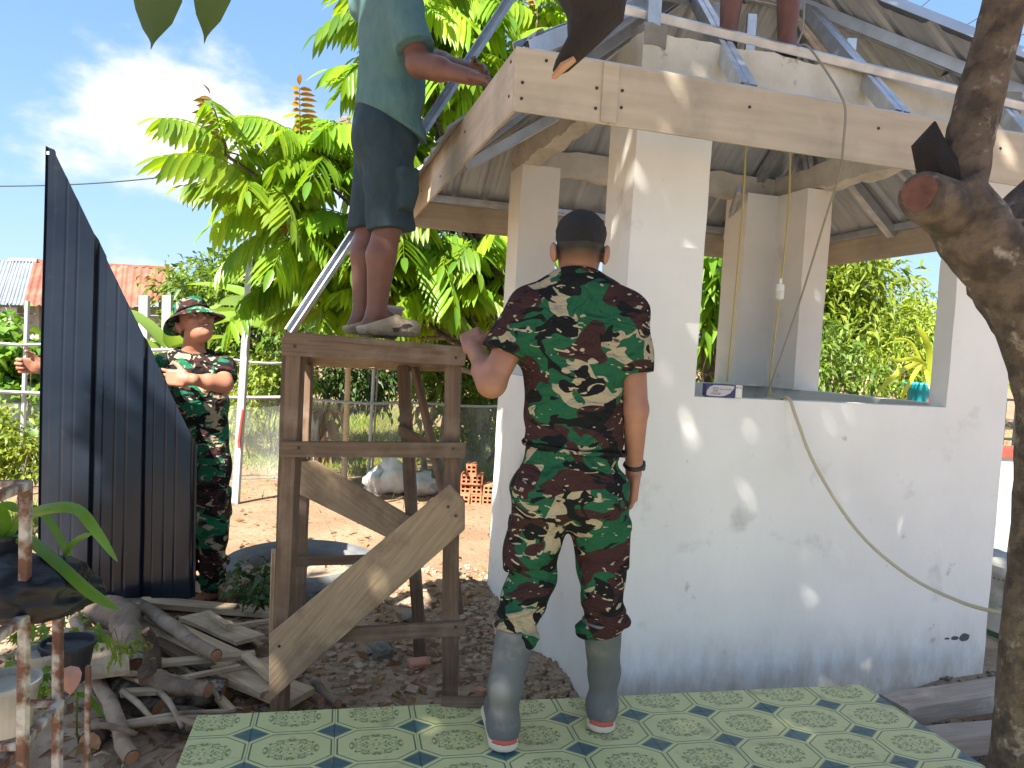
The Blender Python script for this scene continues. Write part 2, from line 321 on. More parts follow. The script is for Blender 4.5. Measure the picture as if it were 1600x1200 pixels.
# ------------------------------------------------------------------ terrace of printed tiles
def tilemat():
    m = bpy.data.materials.new('printed_green_tile'); m.use_nodes = True; t = m.node_tree; p = t.nodes['Principled BSDF']; lk = t.links.new
    p.inputs['Roughness'].default_value = .32
    tcn = N(t, 'ShaderNodeTexCoord'); s = N(t, 'ShaderNodeSeparateXYZ'); lk(tcn.outputs['Object'], s.inputs[0])
    def mt(op, a, b=None, c=None):
        n = N(t, 'ShaderNodeMath', operation=op)
        for i, x in enumerate((a, b, c)):
            if x is None: continue
            if isinstance(x, (int, float)): n.inputs[i].default_value = x
            else: lk(x, n.inputs[i])
        return n.outputs[0]
    def mix(f, a, b):
        n = N(t, 'ShaderNodeMix', data_type='RGBA'); lk(f, n.inputs[0])
        for i, c in ((6, a), (7, b)):
            if isinstance(c, tuple): n.inputs[i].default_value = (*c, 1)
            else: lk(c, n.inputs[i])
        return n.outputs[2]
    ax = mt('MULTIPLY', mt('ABSOLUTE', s.outputs[0]), 1/.1285); ay = mt('MULTIPLY', mt('ABSOLUTE', s.outputs[1]), 1/.098)
    ix = mt('SUBTRACT', 1., ax); iy = mt('SUBTRACT', 1., ay); su = mt('ADD', ix, iy)
    e_ = mt('MINIMUM', mt('MINIMUM', ix, iy), mt('MULTIPLY', mt('SUBTRACT', su, .52), .75))
    def band(x, a, b): return mt('MULTIPLY', mt('GREATER_THAN', x, a), mt('LESS_THAN', x, b))
    cb = N(t, 'ShaderNodeCombineXYZ'); lk(mt('ABSOLUTE', s.outputs[0]), cb.inputs[0]); lk(mt('ABSOLUTE', s.outputs[1]), cb.inputs[1])
    n1 = N(t, 'ShaderNodeTexNoise'); n1.inputs['Scale'].default_value = 42; n1.inputs['Detail'].default_value = 2; n1.inputs['Distortion'].default_value = 1.6; lk(cb.outputs[0], n1.inputs[0])
    n2 = N(t, 'ShaderNodeTexNoise'); n2.inputs['Scale'].default_value = 75; n2.inputs['Detail'].default_value = 1; n2.inputs['Distortion'].default_value = 2.5; lk(cb.outputs[0], n2.inputs[0])
    rad = mt('ADD', mt('POWER', ax, 2.), mt('POWER', ay, 2.)); ins = mt('LESS_THAN', rad, .42)
    mot1 = mt('MULTIPLY', ins, band(n1.outputs[0], .52, .66)); mot2 = mt('MULTIPLY', mt('MULTIPLY', ins, mt('GREATER_THAN', rad, .02)), mt('GREATER_THAN', n2.outputs[0], .58))
    dn = N(t, 'ShaderNodeTexNoise'); dn.inputs['Scale'].default_value = 11; dn.inputs['Detail'].default_value = 7; oi = N(t, 'ShaderNodeObjectInfo')
    va = N(t, 'ShaderNodeVectorMath', operation='ADD'); lk(tcn.outputs['Object'], va.inputs[0]); cb2 = N(t, 'ShaderNodeCombineXYZ'); lk(mt('MULTIPLY', oi.outputs['Random'], 40.), cb2.inputs[0]); lk(cb2.outputs[0], va.inputs[1]); lk(va.outputs[0], dn.inputs[0])
    base = mix(dn.outputs[0], (.46, .48, .20), (.68, .66, .35))
    c = mix(mt('MULTIPLY', mot1, .7), base, (.10, .17, .05)); c = mix(mt('MULTIPLY', mot2, .9), c, (.03, .06, .035))
    c = mix(mt('MULTIPLY', band(e_, .05, .09), .9), c, (.06, .10, .05))
    c = mix(mt('MULTIPLY', band(e_, -1., .05), .75), c, (.58, .60, .31))
    c = mix(mt('LESS_THAN', su, .40), c, (.06, .125, .135))
    c = mix(mt('MULTIPLY', band(su, .40, .45), .7), c, (.06, .09, .05))
    dm = N(t, 'ShaderNodeMapRange'); dm.inputs[1].default_value = .56; dm.inputs[2].default_value = .78; lk(dn.outputs[0], dm.inputs[0])
    c = mix(mt('MULTIPLY', dm.outputs[0], .8), c, (.24, .20, .12))
    lk(c, p.inputs['Base Color'])
    rr = N(t, 'ShaderNodeMapRange'); rr.inputs[3].default_value = .22; rr.inputs[4].default_value = .6; lk(dn.outputs[0], rr.inputs[0]); lk(rr.outputs[0], p.inputs['Roughness'])
    return m
TA = .22; TU = Vector((math.cos(TA), math.sin(TA), 0)); TV = Vector((-math.sin(TA), math.cos(TA), 0)); TO = Vector((.792, 2.444, 0)); TX, TY = .257, .196
ter = mb = MB()
def tp(i, j, z=0): return TO+TU*(i*TX)+TV*(j*TY)+Vector((0, 0, z))
# slab: its far edge lies a bit beyond the second row of corners
I0, I1, J1 = -6.72, 3.0, 1.74
lo, hi = -.30, -.006
cs = [tp(I0, J1), tp(I1, J1), tp(I1, -18), tp(I0, -18)]
mb.add([Vector((p.x, p.y, lo)) for p in cs]+[Vector((p.x, p.y, hi)) for p in cs], [(0, 1, 2, 3), (7, 6, 5, 4), (0, 4, 5, 1), (1, 5, 6, 2), (2, 6, 7, 3), (3, 7, 4, 0)])
terr = mb.build('terrace', mat('terrace_concrete', (.30, .30, .24), (.22, .22, .17), vs=6, rough=.9, bump=.4)); tag(terr, kind='structure')
MT['tile'] = tilemat()
tm = {}
def tile(i, j, x0, x1, y0, y1):
    key = (round(x0, 3), round(x1, 3), round(y0, 3), round(y1, 3))
    if key not in tm:
        b = MB(); gp = .0012; b.box(((x0+x1)/2*TX, (y0+y1)/2*TY, -.003), ((x1-x0)*TX-gp, (y1-y0)*TY-gp, .006)); me = b.mesh('tile', bev=.0008); me.materials.append(MT['tile']); tm[key] = me
    c = tp(i+.5, j+.5, .0004+.0012*hsh(i, j)); link('tile', tm[key], terr, c, None, (0, 0, TA))
for i in range(-7, 3):
    for j in range(-7, 2):
        x0, x1, y0, y1 = -.5, .5, -.5, .5
        if i < I0: x0 = I0-i-.5
        if j+1 > J1: y1 = J1-j-.5
        tile(i, j, x0, x1, y0, y1)
# ------------------------------------------------------------------ the guard post under construction
BA = .2763; BU = Vector((math.cos(BA), math.sin(BA), 0)); BV = Vector((-math.sin(BA), math.cos(BA), 0)); BO = Vector((-.0435, 2.4165, 0))
def B(u, v, z): return BO+BU*u+BV*v+Vector((0, 0, z))
W, Lr, ZB, ZT, SL = 3.128, 2.556, 2.013, 2.213, .82
house = empty('guard_post', B(1.56, 1.28, -.28), 'small white masonry guard post with unfinished steel-framed hip roof', 'building')
def wallbox(name, u0, u1, v0, v1, z0, z1, m, amp=.003, step=.07, edge=0., bot=0.):
    """a plastered block whose faces and edges are slightly uneven"""
    mb = MB(); nu, nv, nzz = [max(1, int(round((b-a)/step))) for a, b in ((u0, u1), (v0, v1), (z0, z1))]
    nu, nv, nzz = min(nu, 40), min(nv, 40), min(nzz, 40)
    bm = bmesh.new(); idx = {}
    def vert(i, j, k):
        if (i, j, k) in idx: return idx[(i, j, k)]
        u, v, z = u0+(u1-u0)*i/nu, v0+(v1-v0)*j/nv, z0+(z1-z0)*k/nzz
        du = amp*vnoise(u*7, v*7, z*7+1); dv = amp*vnoise(u*7+9, v*7, z*7); dz = 0
        if k in (0,) and bot: dz = bot*(vnoise(u*14, v*14, 5)+.5*vnoise(u*40, v*40, 8))
        if k == nzz and edge: dz = edge*(vnoise(u*9, v*9, 2)+.6*vnoise(u*35, v*35, 4))
        idx[(i, j, k)] = bm.verts.new(B(u+du, v+dv, z+dz)-wl(house)); return idx[(i, j, k)]
    for a in range(nu):
        for b in range(nv):
            bm.faces.new([vert(a, b, 0), vert(a, b+1, 0), vert(a+1, b+1, 0), vert(a+1, b, 0)])
            bm.faces.new([vert(a, b, nzz), vert(a+1, b, nzz), vert(a+1, b+1, nzz), vert(a, b+1, nzz)])
    for a in range(nu):
        for c in range(nzz):
            bm.faces.new([vert(a, 0, c), vert(a+1, 0, c), vert(a+1, 0, c+1), vert(a, 0, c+1)])
            bm.faces.new([vert(a, nv, c), vert(a, nv, c+1), vert(a+1, nv, c+1), vert(a+1, nv, c)])
    for b in range(nv):
        for c in range(nzz):
            bm.faces.new([vert(0, b, c), vert(0, b, c+1), vert(0, b+1, c+1), vert(0, b+1, c)])
            bm.faces.new([vert(nu, b, c), vert(nu, b+1, c), vert(nu, b+1, c+1), vert(nu, b, c+1)])
    me = bpy.data.meshes.new(name); bm.to_mesh(me); bm.free(); me.materials.append(m)
    return link(name, me, house, wl(house))
def frontmat():
    """white paint with the grime, scuffs and splashes of the front wall"""
    m = mat('scuffed_white_wall', (.85, .82, .765), (.78, .755, .70), vs=2.6, rough=.7, bump=.14, bs=14, c3=(.50, .48, .43), v3=4.2, lo3=.60, hi3=.82)
    t = m.node_tree; p = t.nodes['Principled BSDF']; lk = t.links.new; src = p.inputs['Base Color'].links[0].from_socket
    tcn = N(t, 'ShaderNodeTexCoord'); s = N(t, 'ShaderNodeSeparateXYZ'); lk(tcn.outputs['Object'], s.inputs[0])
    n = N(t, 'ShaderNodeTexNoise'); n.inputs['Scale'].default_value = 13; n.inputs['Detail'].default_value = 9; n.inputs['Roughness'].default_value = .68; mpn = N(t, 'ShaderNodeMapping'); mpn.inputs['Scale'].default_value = (1, 1, .35); lk(tcn.outputs['Object'], mpn.inputs[0]); lk(mpn.outputs[0], n.inputs[0])
    # splashed soil towards the foot of the wall: height is measured from the base
    a = N(t, 'ShaderNodeMapRange'); a.inputs[1].default_value = .46; a.inputs[2].default_value = .16; a.inputs[3].default_value = 0; a.inputs[4].default_value = 1; lk(s.outputs[2], a.inputs[0])
    b = N(t, 'ShaderNodeMapRange'); b.inputs[1].default_value = .40; b.inputs[2].default_value = .62; lk(n.outputs[0], b.inputs[0])
    mm = N(t, 'ShaderNodeMath', operation='MULTIPLY'); a.inputs[4].default_value = .7; lk(a.outputs[0], mm.inputs[0]); lk(b.outputs[0], mm.inputs[1])
    mx = N(t, 'ShaderNodeMix', data_type='RGBA'); lk(mm.outputs[0], mx.inputs[0]); lk(src, mx.inputs[6]); mx.inputs[7].default_value = (.52, .45, .36, 1)
    n4 = N(t, 'ShaderNodeTexNoise'); n4.inputs['Scale'].default_value = 11; n4.inputs['Detail'].default_value = 3; lk(tcn.outputs['Object'], n4.inputs[0])
    r4 = N(t, 'ShaderNodeMapRange'); r4.inputs[1].default_value = .70; r4.inputs[2].default_value = .76; r4.inputs[4].default_value = .6; lk(n4.outputs[0], r4.inputs[0])
    m4 = N(t, 'ShaderNodeMix', data_type='RGBA'); lk(r4.outputs[0], m4.inputs[0]); lk(mx.outputs[2], m4.inputs[6]); m4.inputs[7].default_value = (.42, .38, .29, 1)
    lk(m4.outputs[2], p.inputs['Base Color']); return m
MT['front'] = frontmat()
u0, u1, v0, v1 = .593, 2.53, .37, 2.236
ZS, ZR0, ZR1 = 1.11, 2.36, 2.51
wallbox('wall', u0, u1, v0, v0+.10, -.32, ZS, MT['front'], step=.05)
wallbox('pillar', u0, .918, v0, v0+.10, ZS, ZR0, MT['front'])
wallbox('pillar', u0, u0+.11, v0+.10, v0+.27, ZS, ZR0, MT['white'])
wallbox('pillar', 2.187, u1, v0, v0+.10, ZS, ZR0, MT['front'])
wallbox('pillar', 2.40, u1, v0+.10, v0+.20, ZS, ZR0, MT['white'])
wallbox('wall', u0, u0+.11, v0+.10, v1, -.32, ZS, MT['white'])
wallbox('wall', 2.40, u1, v0+.10, v1, -.32, ZS, MT['white'])
wallbox('wall', u0+.11, 2.40, v1-.10, v1, -.32, ZS, MT['white'])
wallbox('pillar', u0, u0+.24, v1-.25, v1, ZS, ZR0, MT['white'])
wallbox('pillar', 2.12, 2.35, v1-.25, v1, ZS, ZR0, MT['white'])
wallbox('pillar', 2.35, u1, v1-.55, v1, ZS, ZR0, MT['white'])
# ring beam: ragged plaster edges
wallbox('ring_beam', u0, u1, v0, v0+.11, ZR0, ZR1, MT['beamp'], edge=.012, step=.03)
wallbox('ring_beam', u0, u0+.11, v0+.11, v1-.11, ZR0, ZR1, MT['beamp'], bot=.014, edge=.012, step=.03)
wallbox('ring_beam', 2.41, u1, v0+.11, v1-.11, ZR0, ZR1, MT['beamp'], bot=.014, edge=.012, step=.03)
wallbox('ring_beam', u0, u1, v1-.11, v1, ZR0, ZR1, MT['beamp'], bot=.014, edge=.012, step=.03)
for u in (u0-.002, 2.36): wallbox('raw_corner', u+.004, u+.10, v0-.004, v0+.12, ZR1-.06, ZR1+.035, MT['cement'], amp=.006, edge=.01, bot=.012, step=.03)
# fascia boards: two lengths at the front with a lapped joint strip, one on each other side
def fb(ua, va, ub, vb, z0=ZB, z1=ZT, th=.012, name='fascia_board'):
    return beam(name, B(ua, va, (z0+z1)/2), B(ub, vb, (z0+z1)/2), th, z1-z0, MT['fascia'], house, bev=.001)
f1 = fb(-.006, 0, .318, 0); f2 = fb(.322, 0, W, 0); fb(.29, -.0105, .345, -.0105, ZB+.004, ZT-.004, .009, 'joint_strip')
f3 = fb(0, .010, 0, Lr); f4 = fb(.006, Lr, W, Lr); f5 = fb(W, .006, W, Lr-.006)
def screw(par, p, n):
    mb = MB(); n = Vector(n); x = n.cross(Vector((0, 0, 1))).normalized(); z = x.cross(n)
    ring = [p+n*.002+(x*math.cos(a)+z*math.sin(a))*.0055 for a in [i*math.pi/3 for i in range(6)]]; back = [q-n*.006 for q in ring]
    mb.add(ring+back, [tuple(range(6)), *[(i, i+6, (i+1) % 6+6, (i+1) % 6) for i in range(6)]])
    mb.v = [tuple(Vector(q)-Vector(p)) for q in mb.v]; me = mb.mesh('screw'); me.materials.append(MT['screw']); return p, me
SCR = None
def screws(par, pts, n):
    rotm = wl(par)
    for p in pts:
        p_, me = screw(par, Vector(p), n)
        o = bpy.data.objects.new('screw', me); C.objects.link(o); o.parent = par
        m = par.rotation_quaternion.to_matrix().to_4x4(); m.translation = wl(par); o.matrix_local = m.inverted() @ Matrix.Translation(p_)
nf = -BV
screws(f1, [B(.02, -.007, ZB+.04), B(.02, -.007, ZB+.09), B(.095, -.007, ZT-.03), B(.272, -.007, ZB+.045), B(.272, -.007, ZB+.11)], nf)
screws(f2, [B(.362, -.007, ZB+.06), B(.362, -.007, ZB+.115)]+[B(u, -.007, ZB+.13) for u in (.84, 1.38, 1.95, 2.5)], nf)
screws(f3, [B(-.007, v, z) for v, z in ((.05, ZB+.06), (.05, ZT-.03), (.75, ZB+.13), (1.3, ZB+.06), (1.9, ZB+.1))], -BU)
# steel edge angle on the fascia tops
for a, b, d in (((0.02, .03), (W, .03), 0), ((.03, .05), (.03, Lr-.03), 0), ((.03, Lr-.03), (W-.03, Lr-.03), 0), ((W-.03, .05), (W-.03, Lr-.03), 0)):
    beam('eaves_channel', B(*a, ZT-.012), B(*b, ZT-.012), .038, .045, MT['galv'], house, bev=.002)
# second rail lower down inside the eaves
beam('eaves_rail', B(.08, Lr-.05, ZT-.005), B(W-.08, Lr-.05, ZT-.005), .03, .03, MT['galv'], house)
# ---- roof frame
def zroof(u, v): return ZT + SL*min(u, v, W-u, Lr-v)
FN = (BU.cross(BV+Vector((0, 0, SL)))).normalized()          # normal of the front slope
def onfront(px, py, off=0):
    r = ray(px, py); p0 = B(0, 0, ZT)+FN*off; o = Vector((0, 0, CAMZ)); return o+r*((p0-o).dot(FN)/r.dot(FN))
CH = [(-.022, .028), (-.03, .028), (-.03, -.028), (-.005, -.028), (0, -.018), (.005, -.028), (.03, -.028), (.03, .028), (.022, .028)]
HAT = [(-.028, -.014), (-.017, -.014), (-.011, .014), (.011, .014), (.017, -.014), (.028, -.014)]
def rafter(name, a, b, up, prof=CH): return beam(name, a, b, 0, 0, MT['galv'], house, up=up, profile=prof)
apexL, apexR = B(1.278, 1.278, ZT+SL*1.278), B(W-1.278, 1.278, ZT+SL*1.278)
for q0, q1 in (((1162, 134), (1068, -40)), ((1397, 174), (1225, -30)), ((1604, 217), (1452, 40)), ((1760, 245), (1600, 120))):
    rafter('rafter', onfront(*q0, -.03).lerp(onfront(*q1, -.03), -.03), onfront(*q1, -.03), -FN)
rafter('hip_rafter', B(.02, .02, ZT), apexL-Vector((0, 0, .03)), (0, 0, 1)); rafter('hip_rafter', B(W-.02, .02, ZT), apexR-Vector((0, 0, .03)), (0, 0, 1))
rafter('hip_rafter', B(.02, Lr-.02, ZT-.05), apexL-Vector((0, 0, .08)), (0, 0, 1)); rafter('hip_rafter', B(W-.02, Lr-.02, ZT-.05), apexR-Vector((0, 0, .08)), (0, 0, 1))
rafter('ridge_beam', apexL-Vector((0, 0, .04)), apexR-Vector((0, 0, .04)), (0, 0, 1))
for q0, q1 in (((972, 13), (1660, 180)), ((1180, -32), (1452, 48))):
    rafter('batten', onfront(*q0, .015), onfront(*q1, .015), FN, HAT)
# rafters under the sheeted slopes
for v in (.75, 1.28, 1.8):
    t = min(v, Lr-v); rafter('rafter', B(.02, v, ZT-.05), B(t-.03, v, ZT+SL*t-.07), (0, 0, 1)); rafter('rafter', B(W-.02, v, ZT-.05), B(W-t+.03, v, ZT+SL*t-.07), (0, 0, 1))
for u in (.8, 1.56, 2.3):
    t = min(u, W-u, 1.278); rafter('rafter', B(u, Lr-.02, ZT-.05), B(u, Lr-t+.03, ZT+SL*t-.07), (0, 0, 1))
for u, v, z in ((.66, .43, 2.78), (1.22, .95, 2.96), (1.6, 1.25, 3.1), (1.95, .9, 2.9), (.66, 2.18, 2.62), (2.47, 2.18, 2.62)):
    beam('king_post', B(u, v, ZR1-.01), B(u, v, z), .05, .035, MT['galv'], house, bev=.002)
beam('tie_bar', B(.66, .5, 2.72), B(1.25, 1.2, 3.08), .05, .03, MT['galv'], house); beam('tie_bar', B(1.9, .9, 2.66), B(2.5, 1.6, 2.7), .05, .03, MT['galv'], house)
beam('tie_bar', B(2.0, 1.9, 2.35), B(2.25, 2.45, 2.16), .03, .05, MT['galv'], house); beam('tie_bar', B(2.5, 1.2, 2.45), B(3.0, 1.2, 2.12), .03, .05, MT['galv'], house); beam('tie_bar', B(.55, 1.2, 2.42), B(.1, 1.25, 2.12), .03, .05, MT['galv'], house)
# ---- ribbed roof sheets, one object each, on the left, back and right slopes
def rib(s):          # height of the profile at s metres across
    s = s % .2; t = abs(s-.1)
    return .026*(1-sstep(.016, .03, t)) + .004*(1-sstep(.004, .01, abs(t-.065)))
def roofsheet(side, a, b, over=.10, fwd=0.):
    mb = MB(); cols = int((b-a)/.0125)+1; pr = None
    for c in range(cols):
        s = a+(b-a)*c/(cols-1); h = rib(s)+.004
        if side == 'l': top = min(s+fwd, Lr-s); P0 = lambda t: B(t, s, ZT+SL*t)
        elif side == 'r': top = min(s+fwd, Lr-s); P0 = lambda t: B(W-t, s, ZT+SL*t)
        else: top = min(s, W-s, 1.278); P0 = lambda t: B(s, Lr-t, ZT+SL*t)
        top = max(top, -over+.02); row = [P0(-over)+Vector((0, 0, h)), P0(max(-over+.01, top))+Vector((0, 0, h))]
        n = len(mb.v); mb.v += [tuple(x) for x in row]
        if c: mb.f.append((n-2, n-1, n+1, n)); mb.mi.append(0)
    return mb.build('roof_sheet', MT['dgalv'], house)
for a, b in ((.0, .8), (.8, 1.6), (1.6, Lr)):
    roofsheet('l', a, b, {0: -.03, .8: .06, 1.6: .22}[a]); roofsheet('r', a-.17 if a == 0 else a, b, .12, .17)
for a, b in ((0, .8), (.8, 1.6), (1.6, 2.4), (2.4, W)): roofsheet('b', a, b, .12)

for a_, b_ in ((B(W+.03, -.20, ZT+.01), B(W-1.278, 1.108, ZT+SL*1.278+.05)), (B(W+.06, Lr+.06, ZT), apexR+Vector((0, 0, .05))), (B(-.06, Lr+.06, ZT), apexL+Vector((0, 0, .05)))):
    beam('hip_cap', a_, b_, 0, 0, MT['dgalv'], house, profile=[(-.11, -.05), (-.04, .0), (0, .028), (.04, .0), (.11, -.05)])
beam('ridge_cap', apexL+Vector((0, 0, .05)), apexR+Vector((0, 0, .05)), 0, 0, MT['dgalv'], house, profile=[(-.11, -.05), (0, .03), (.11, -.05)])

for u_, w_, h_ in ((2.30, .014, .005), (2.345, .020, .009), (2.40, .030, .016)):            # bare patches where the paint has come off
    mb = MB(); z_ = .045; n_ = 9
    ring = [B(u_+w_*math.cos(k*6.283/n_)*(1+.35*vnoise(k*1.3, u_*9)), v0-.0022, z_+h_*math.sin(k*6.283/n_)*(1+.35*vnoise(k*1.7, u_*7))) for k in range(n_)]; bk_ = [q+BV*.006 for q in ring]
    mb.add(ring+bk_, [tuple(range(n_)), *[(i, i+n_, (i+1) % n_+n_, (i+1) % n_) for i in range(n_)]]); mb.build('bare_patch', mat('bare_dark_render', (.10, .10, .10), rough=.9), house)
# ------------------------------------------------------------------ vegetation
LF = dict(
 pin=leafmat('bright_pinnate_leaf', (.12, .26, .018), (.28, .41, .03), trans=.48, rough=.38, rand=.3, vs=2),
 pind=leafmat('deep_pinnate_leaf', (.09, .22, .02), (.20, .35, .03), trans=.46, rough=.33, rand=.3, vs=2),
 pinr=leafmat('young_red_leaf', (.30, .13, .05), (.34, .24, .04), trans=.35, rough=.4, rand=.2, vs=2, tcol=(1.4, 1, .5)),
 tree=leafmat('tree_leaf', (.045, .11, .02), (.15, .23, .03), trans=.35, rand=.2),
 lite=leafmat('light_shrub_leaf', (.13, .22, .03), (.28, .35, .05), trans=.4, rand=.2),
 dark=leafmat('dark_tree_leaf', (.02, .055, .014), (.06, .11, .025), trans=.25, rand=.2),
 veg=leafmat('vegetable_leaf', (.07, .19, .03), (.17, .30, .05), trans=.4, rand=.2),
 ban=leafmat('banana_leaf', (.11, .24, .035), (.21, .33, .06), trans=.45, rand=.2, vs=1.2),
 strap=leafmat('strap_leaf', (.035, .11, .016), (.11, .22, .025), trans=.3, rough=.3, rand=.1, vs=9),
 yel=leafmat('yellow_strap_leaf', (.30, .40, .03), (.48, .50, .05), trans=.35, rand=.1),
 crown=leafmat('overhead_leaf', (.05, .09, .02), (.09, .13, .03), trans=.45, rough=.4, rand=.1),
 pink=leafmat('pink_leaf', (.50, .17, .19), (.40, .26, .2), trans=.3, vs=30, tcol=(1.2, .8, .8)),
 dry=leafmat('dry_leaf', (.20, .10, .045), (.34, .20, .09), trans=.2, tcol=(1.1, 1, .8)),
 grass=leafmat('grass_blade', (.10, .18, .03), (.25, .30, .06), trans=.35),
)
def npmesh(name, V, F, m=None, smooth=False):
    me = bpy.data.meshes.new(name); V = np.asarray(V, np.float32); F = np.asarray(F, np.int32); k = F.shape[1]
    me.vertices.add(len(V)); me.vertices.foreach_set('co', V.ravel()); me.loops.add(F.size); me.loops.foreach_set('vertex_index', F.ravel())
    me.polygons.add(len(F)); me.polygons.foreach_set('loop_start', np.arange(len(F), dtype=np.int32)*k); me.polygons.foreach_set('loop_total', np.full(len(F), k, np.int32))
    if smooth: me.polygons.foreach_set('use_smooth', np.ones(len(F), bool))
    me.update(calc_edges=True)
    if m: me.materials.append(m)
    return me
def leaf_cloud(rs, P, D, Ln, wr=.38, fold=.25, droop=.3):
    """P positions, D directions, Ln lengths -> folded kite leaves of four triangles"""
    n = len(P); D = D/np.linalg.norm(D, axis=1, keepdims=True)
    up = rs.normal(0, .55, (n, 3)); up[:, 2] += 1; S = np.cross(D, up); S /= np.linalg.norm(S, axis=1, keepdims=True)+1e-9; U = np.cross(S, D)
    Ln = Ln[:, None]; mid = P+D*Ln*.5; tip = P+D*Ln-np.array([0, 0, 1])*Ln*droop
    a = mid+S*Ln*wr*.5+U*Ln*fold*wr; b = mid-S*Ln*wr*.5+U*Ln*fold*wr
    V = np.stack([P, a, mid, b, tip], 1).reshape(-1, 3); i = np.arange(n)[:, None]*5
    F = np.concatenate([i+[0, 1, 2], i+[0, 2, 3], i+[1, 4, 2], i+[2, 4, 3]], 0)
    return V, F
def blob_points(rs, blobs, n, shell=.55):
    w_ = np.array([b[1][0]*b[1][1]+b[1][2]*b[1][0] for b in blobs]); w_ /= w_.sum(); k = rs.choice(len(blobs), n, p=w_)
    d = rs.normal(size=(n, 3)); d /= np.linalg.norm(d, axis=1, keepdims=True); r = (shell+(1-shell)*rs.random((n, 1))**.7)*(1+.18*rs.normal(size=(n, 1)))
    c = np.array([b[0] for b in blobs])[k]; rad = np.array([b[1] for b in blobs])[k]
    return c+d*r*rad, d
def crown_mesh(name, blobs, n, size, m, seed, base, wr=.38, clump=7, droop=.3):
    rs = np.random.RandomState(seed); k = max(1, n//clump); C0, D0 = blob_points(rs, blobs, k)
    P = np.repeat(C0, clump, 0)+rs.normal(0, size*.55, (k*clump, 3)); D = np.repeat(D0, clump, 0)+rs.normal(0, .9, (k*clump, 3)); D[:, 2] -= .25
    V, F = leaf_cloud(rs, P, D, size*(.6+.8*rs.random(k*clump)), wr, droop=droop)
    return npmesh(name, V-np.array(base), F, m)
def tree(name, label, base, blobs, n, size, m, seed, trunk_r=.09, bark='bark', group=None, cat='tree', wr=.38, droop=.3, stems=1):
    base = Vector(base); t = empty(name, base, label, cat, group); rs = random.Random(seed)
    cc = sum((Vector(b[0]) for b in blobs), Vector())/len(blobs)
    for s in range(stems):
        mb = MB(); off = Vector((rs.uniform(-.15, .15), rs.uniform(-.1, .1), 0))*(stems > 1); top = Vector(cc)+off*3
        mid = base.lerp(top, .5)+Vector((rs.uniform(-.12, .12), 0, 0)); mb.tube([base+off, base.lerp(mid, .5)+off, mid, top], [trunk_r, trunk_r*.85, trunk_r*.65, trunk_r*.3], 8)
        o = mb.build('trunk', MT[bark], t, smooth=True)
    for b in blobs:
        mb = MB(); st = base.lerp(Vector(cc), rs.uniform(.35, .6)); e_ = Vector(b[0]); mb.tube([st, st.lerp(e_, .5)+Vector((0, 0, .08)), e_], [trunk_r*.5, trunk_r*.35, trunk_r*.12], 6)
        mb.build('limb', MT[bark], t, smooth=True)
    link('crown', crown_mesh('crown', blobs, n, size, m, seed, base, wr, droop=droop), t, base)
    return t
# ---- pinnate-leaved tree behind the scaffold
def frond_mesh(name, Ln, pairs, lw, ll, seed, m, arch=.55):
    rs = random.Random(seed); mb = MB(); pts = []
    for i in range(9):
        s = i/8; pts.append(Vector((Ln*(s-.12*s*s), 0, Ln*(.34*s-arch*s*s))))
    mb.tube(pts, [.007*(1-.75*i/8) for i in range(9)], 5)
    def cur(s):
        f = s*8; i = min(7, int(f)); return pts[i].lerp(pts[i+1], f-i), (pts[i+1]-pts[i]).normalized()
    for i in range(pairs+1):
        s = .16+.82*i/pairs; p, t = cur(min(.999, s)); env = .62+.5*math.sin(math.pi*min(1, (s-.05)*1.0))
        for sd in ((1, -1) if i < pairs else (0,)):
            L2 = ll*env*rs.uniform(.88, 1.1); side = Vector((0, sd, 0))
            if sd == 0: d = t.copy(); side = Vector((0, 1, 0)); up = t.cross(side)*-1
            d = (t*.40+side*.70+Vector((0, 0, -.72+rs.uniform(-.16, .16)))).normalized() if sd else t
            wv = d.cross(Vector((0, 0, 1))); wv = wv.normalized() if wv.length > .1 else t; nrm = wv.cross(d).normalized()
            row = []
            for k, (f, wf) in enumerate(((0, .12), (.22, .8), (.5, 1), (.78, .72), (1, .04))):
                c = p+d*(L2*f)+Vector((0, 0, -1))*(L2*.34*f*f); hw = lw*wf*.5
                row.append((c-wv*hw+nrm*hw*.35, c, c+wv*hw+nrm*hw*.35))
            n = len(mb.v); mb.v += [tuple(x) for r_ in row for x in r_]
            for k in range(4):
                a = n+k*3; mb.f += [(a, a+1, a+4, a+3), (a+1, a+2, a+5, a+4)]; mb.mi += [0, 0]
    me = mb.mesh(name, smooth=True); me.materials.append(m); return me
FR = [frond_mesh('frond', .72, 11, .058, .235, 1, LF['pin']), frond_mesh('frond', .80, 12, .062, .25, 2, LF['pin'], .7), frond_mesh('frond', .62, 9, .062, .20, 3, LF['pin'], .4), frond_mesh('frond', .72, 11, .06, .235, 4, LF['pind'], .6), frond_mesh('frond', .46, 8, .042, .13, 5, LF['pinr'], .1), frond_mesh('frond', .85, 11, .06, .24, 6, LF['pind'], .85)]
pt_base = Vector((.22, 7.3, gz(.22, 7.3)-.05))
ptree = empty('pinnate_tree', pt_base, 'tall tree with long drooping yellow-green pinnate fronds behind the wooden scaffold', 'tree')
rs = random.Random(11)
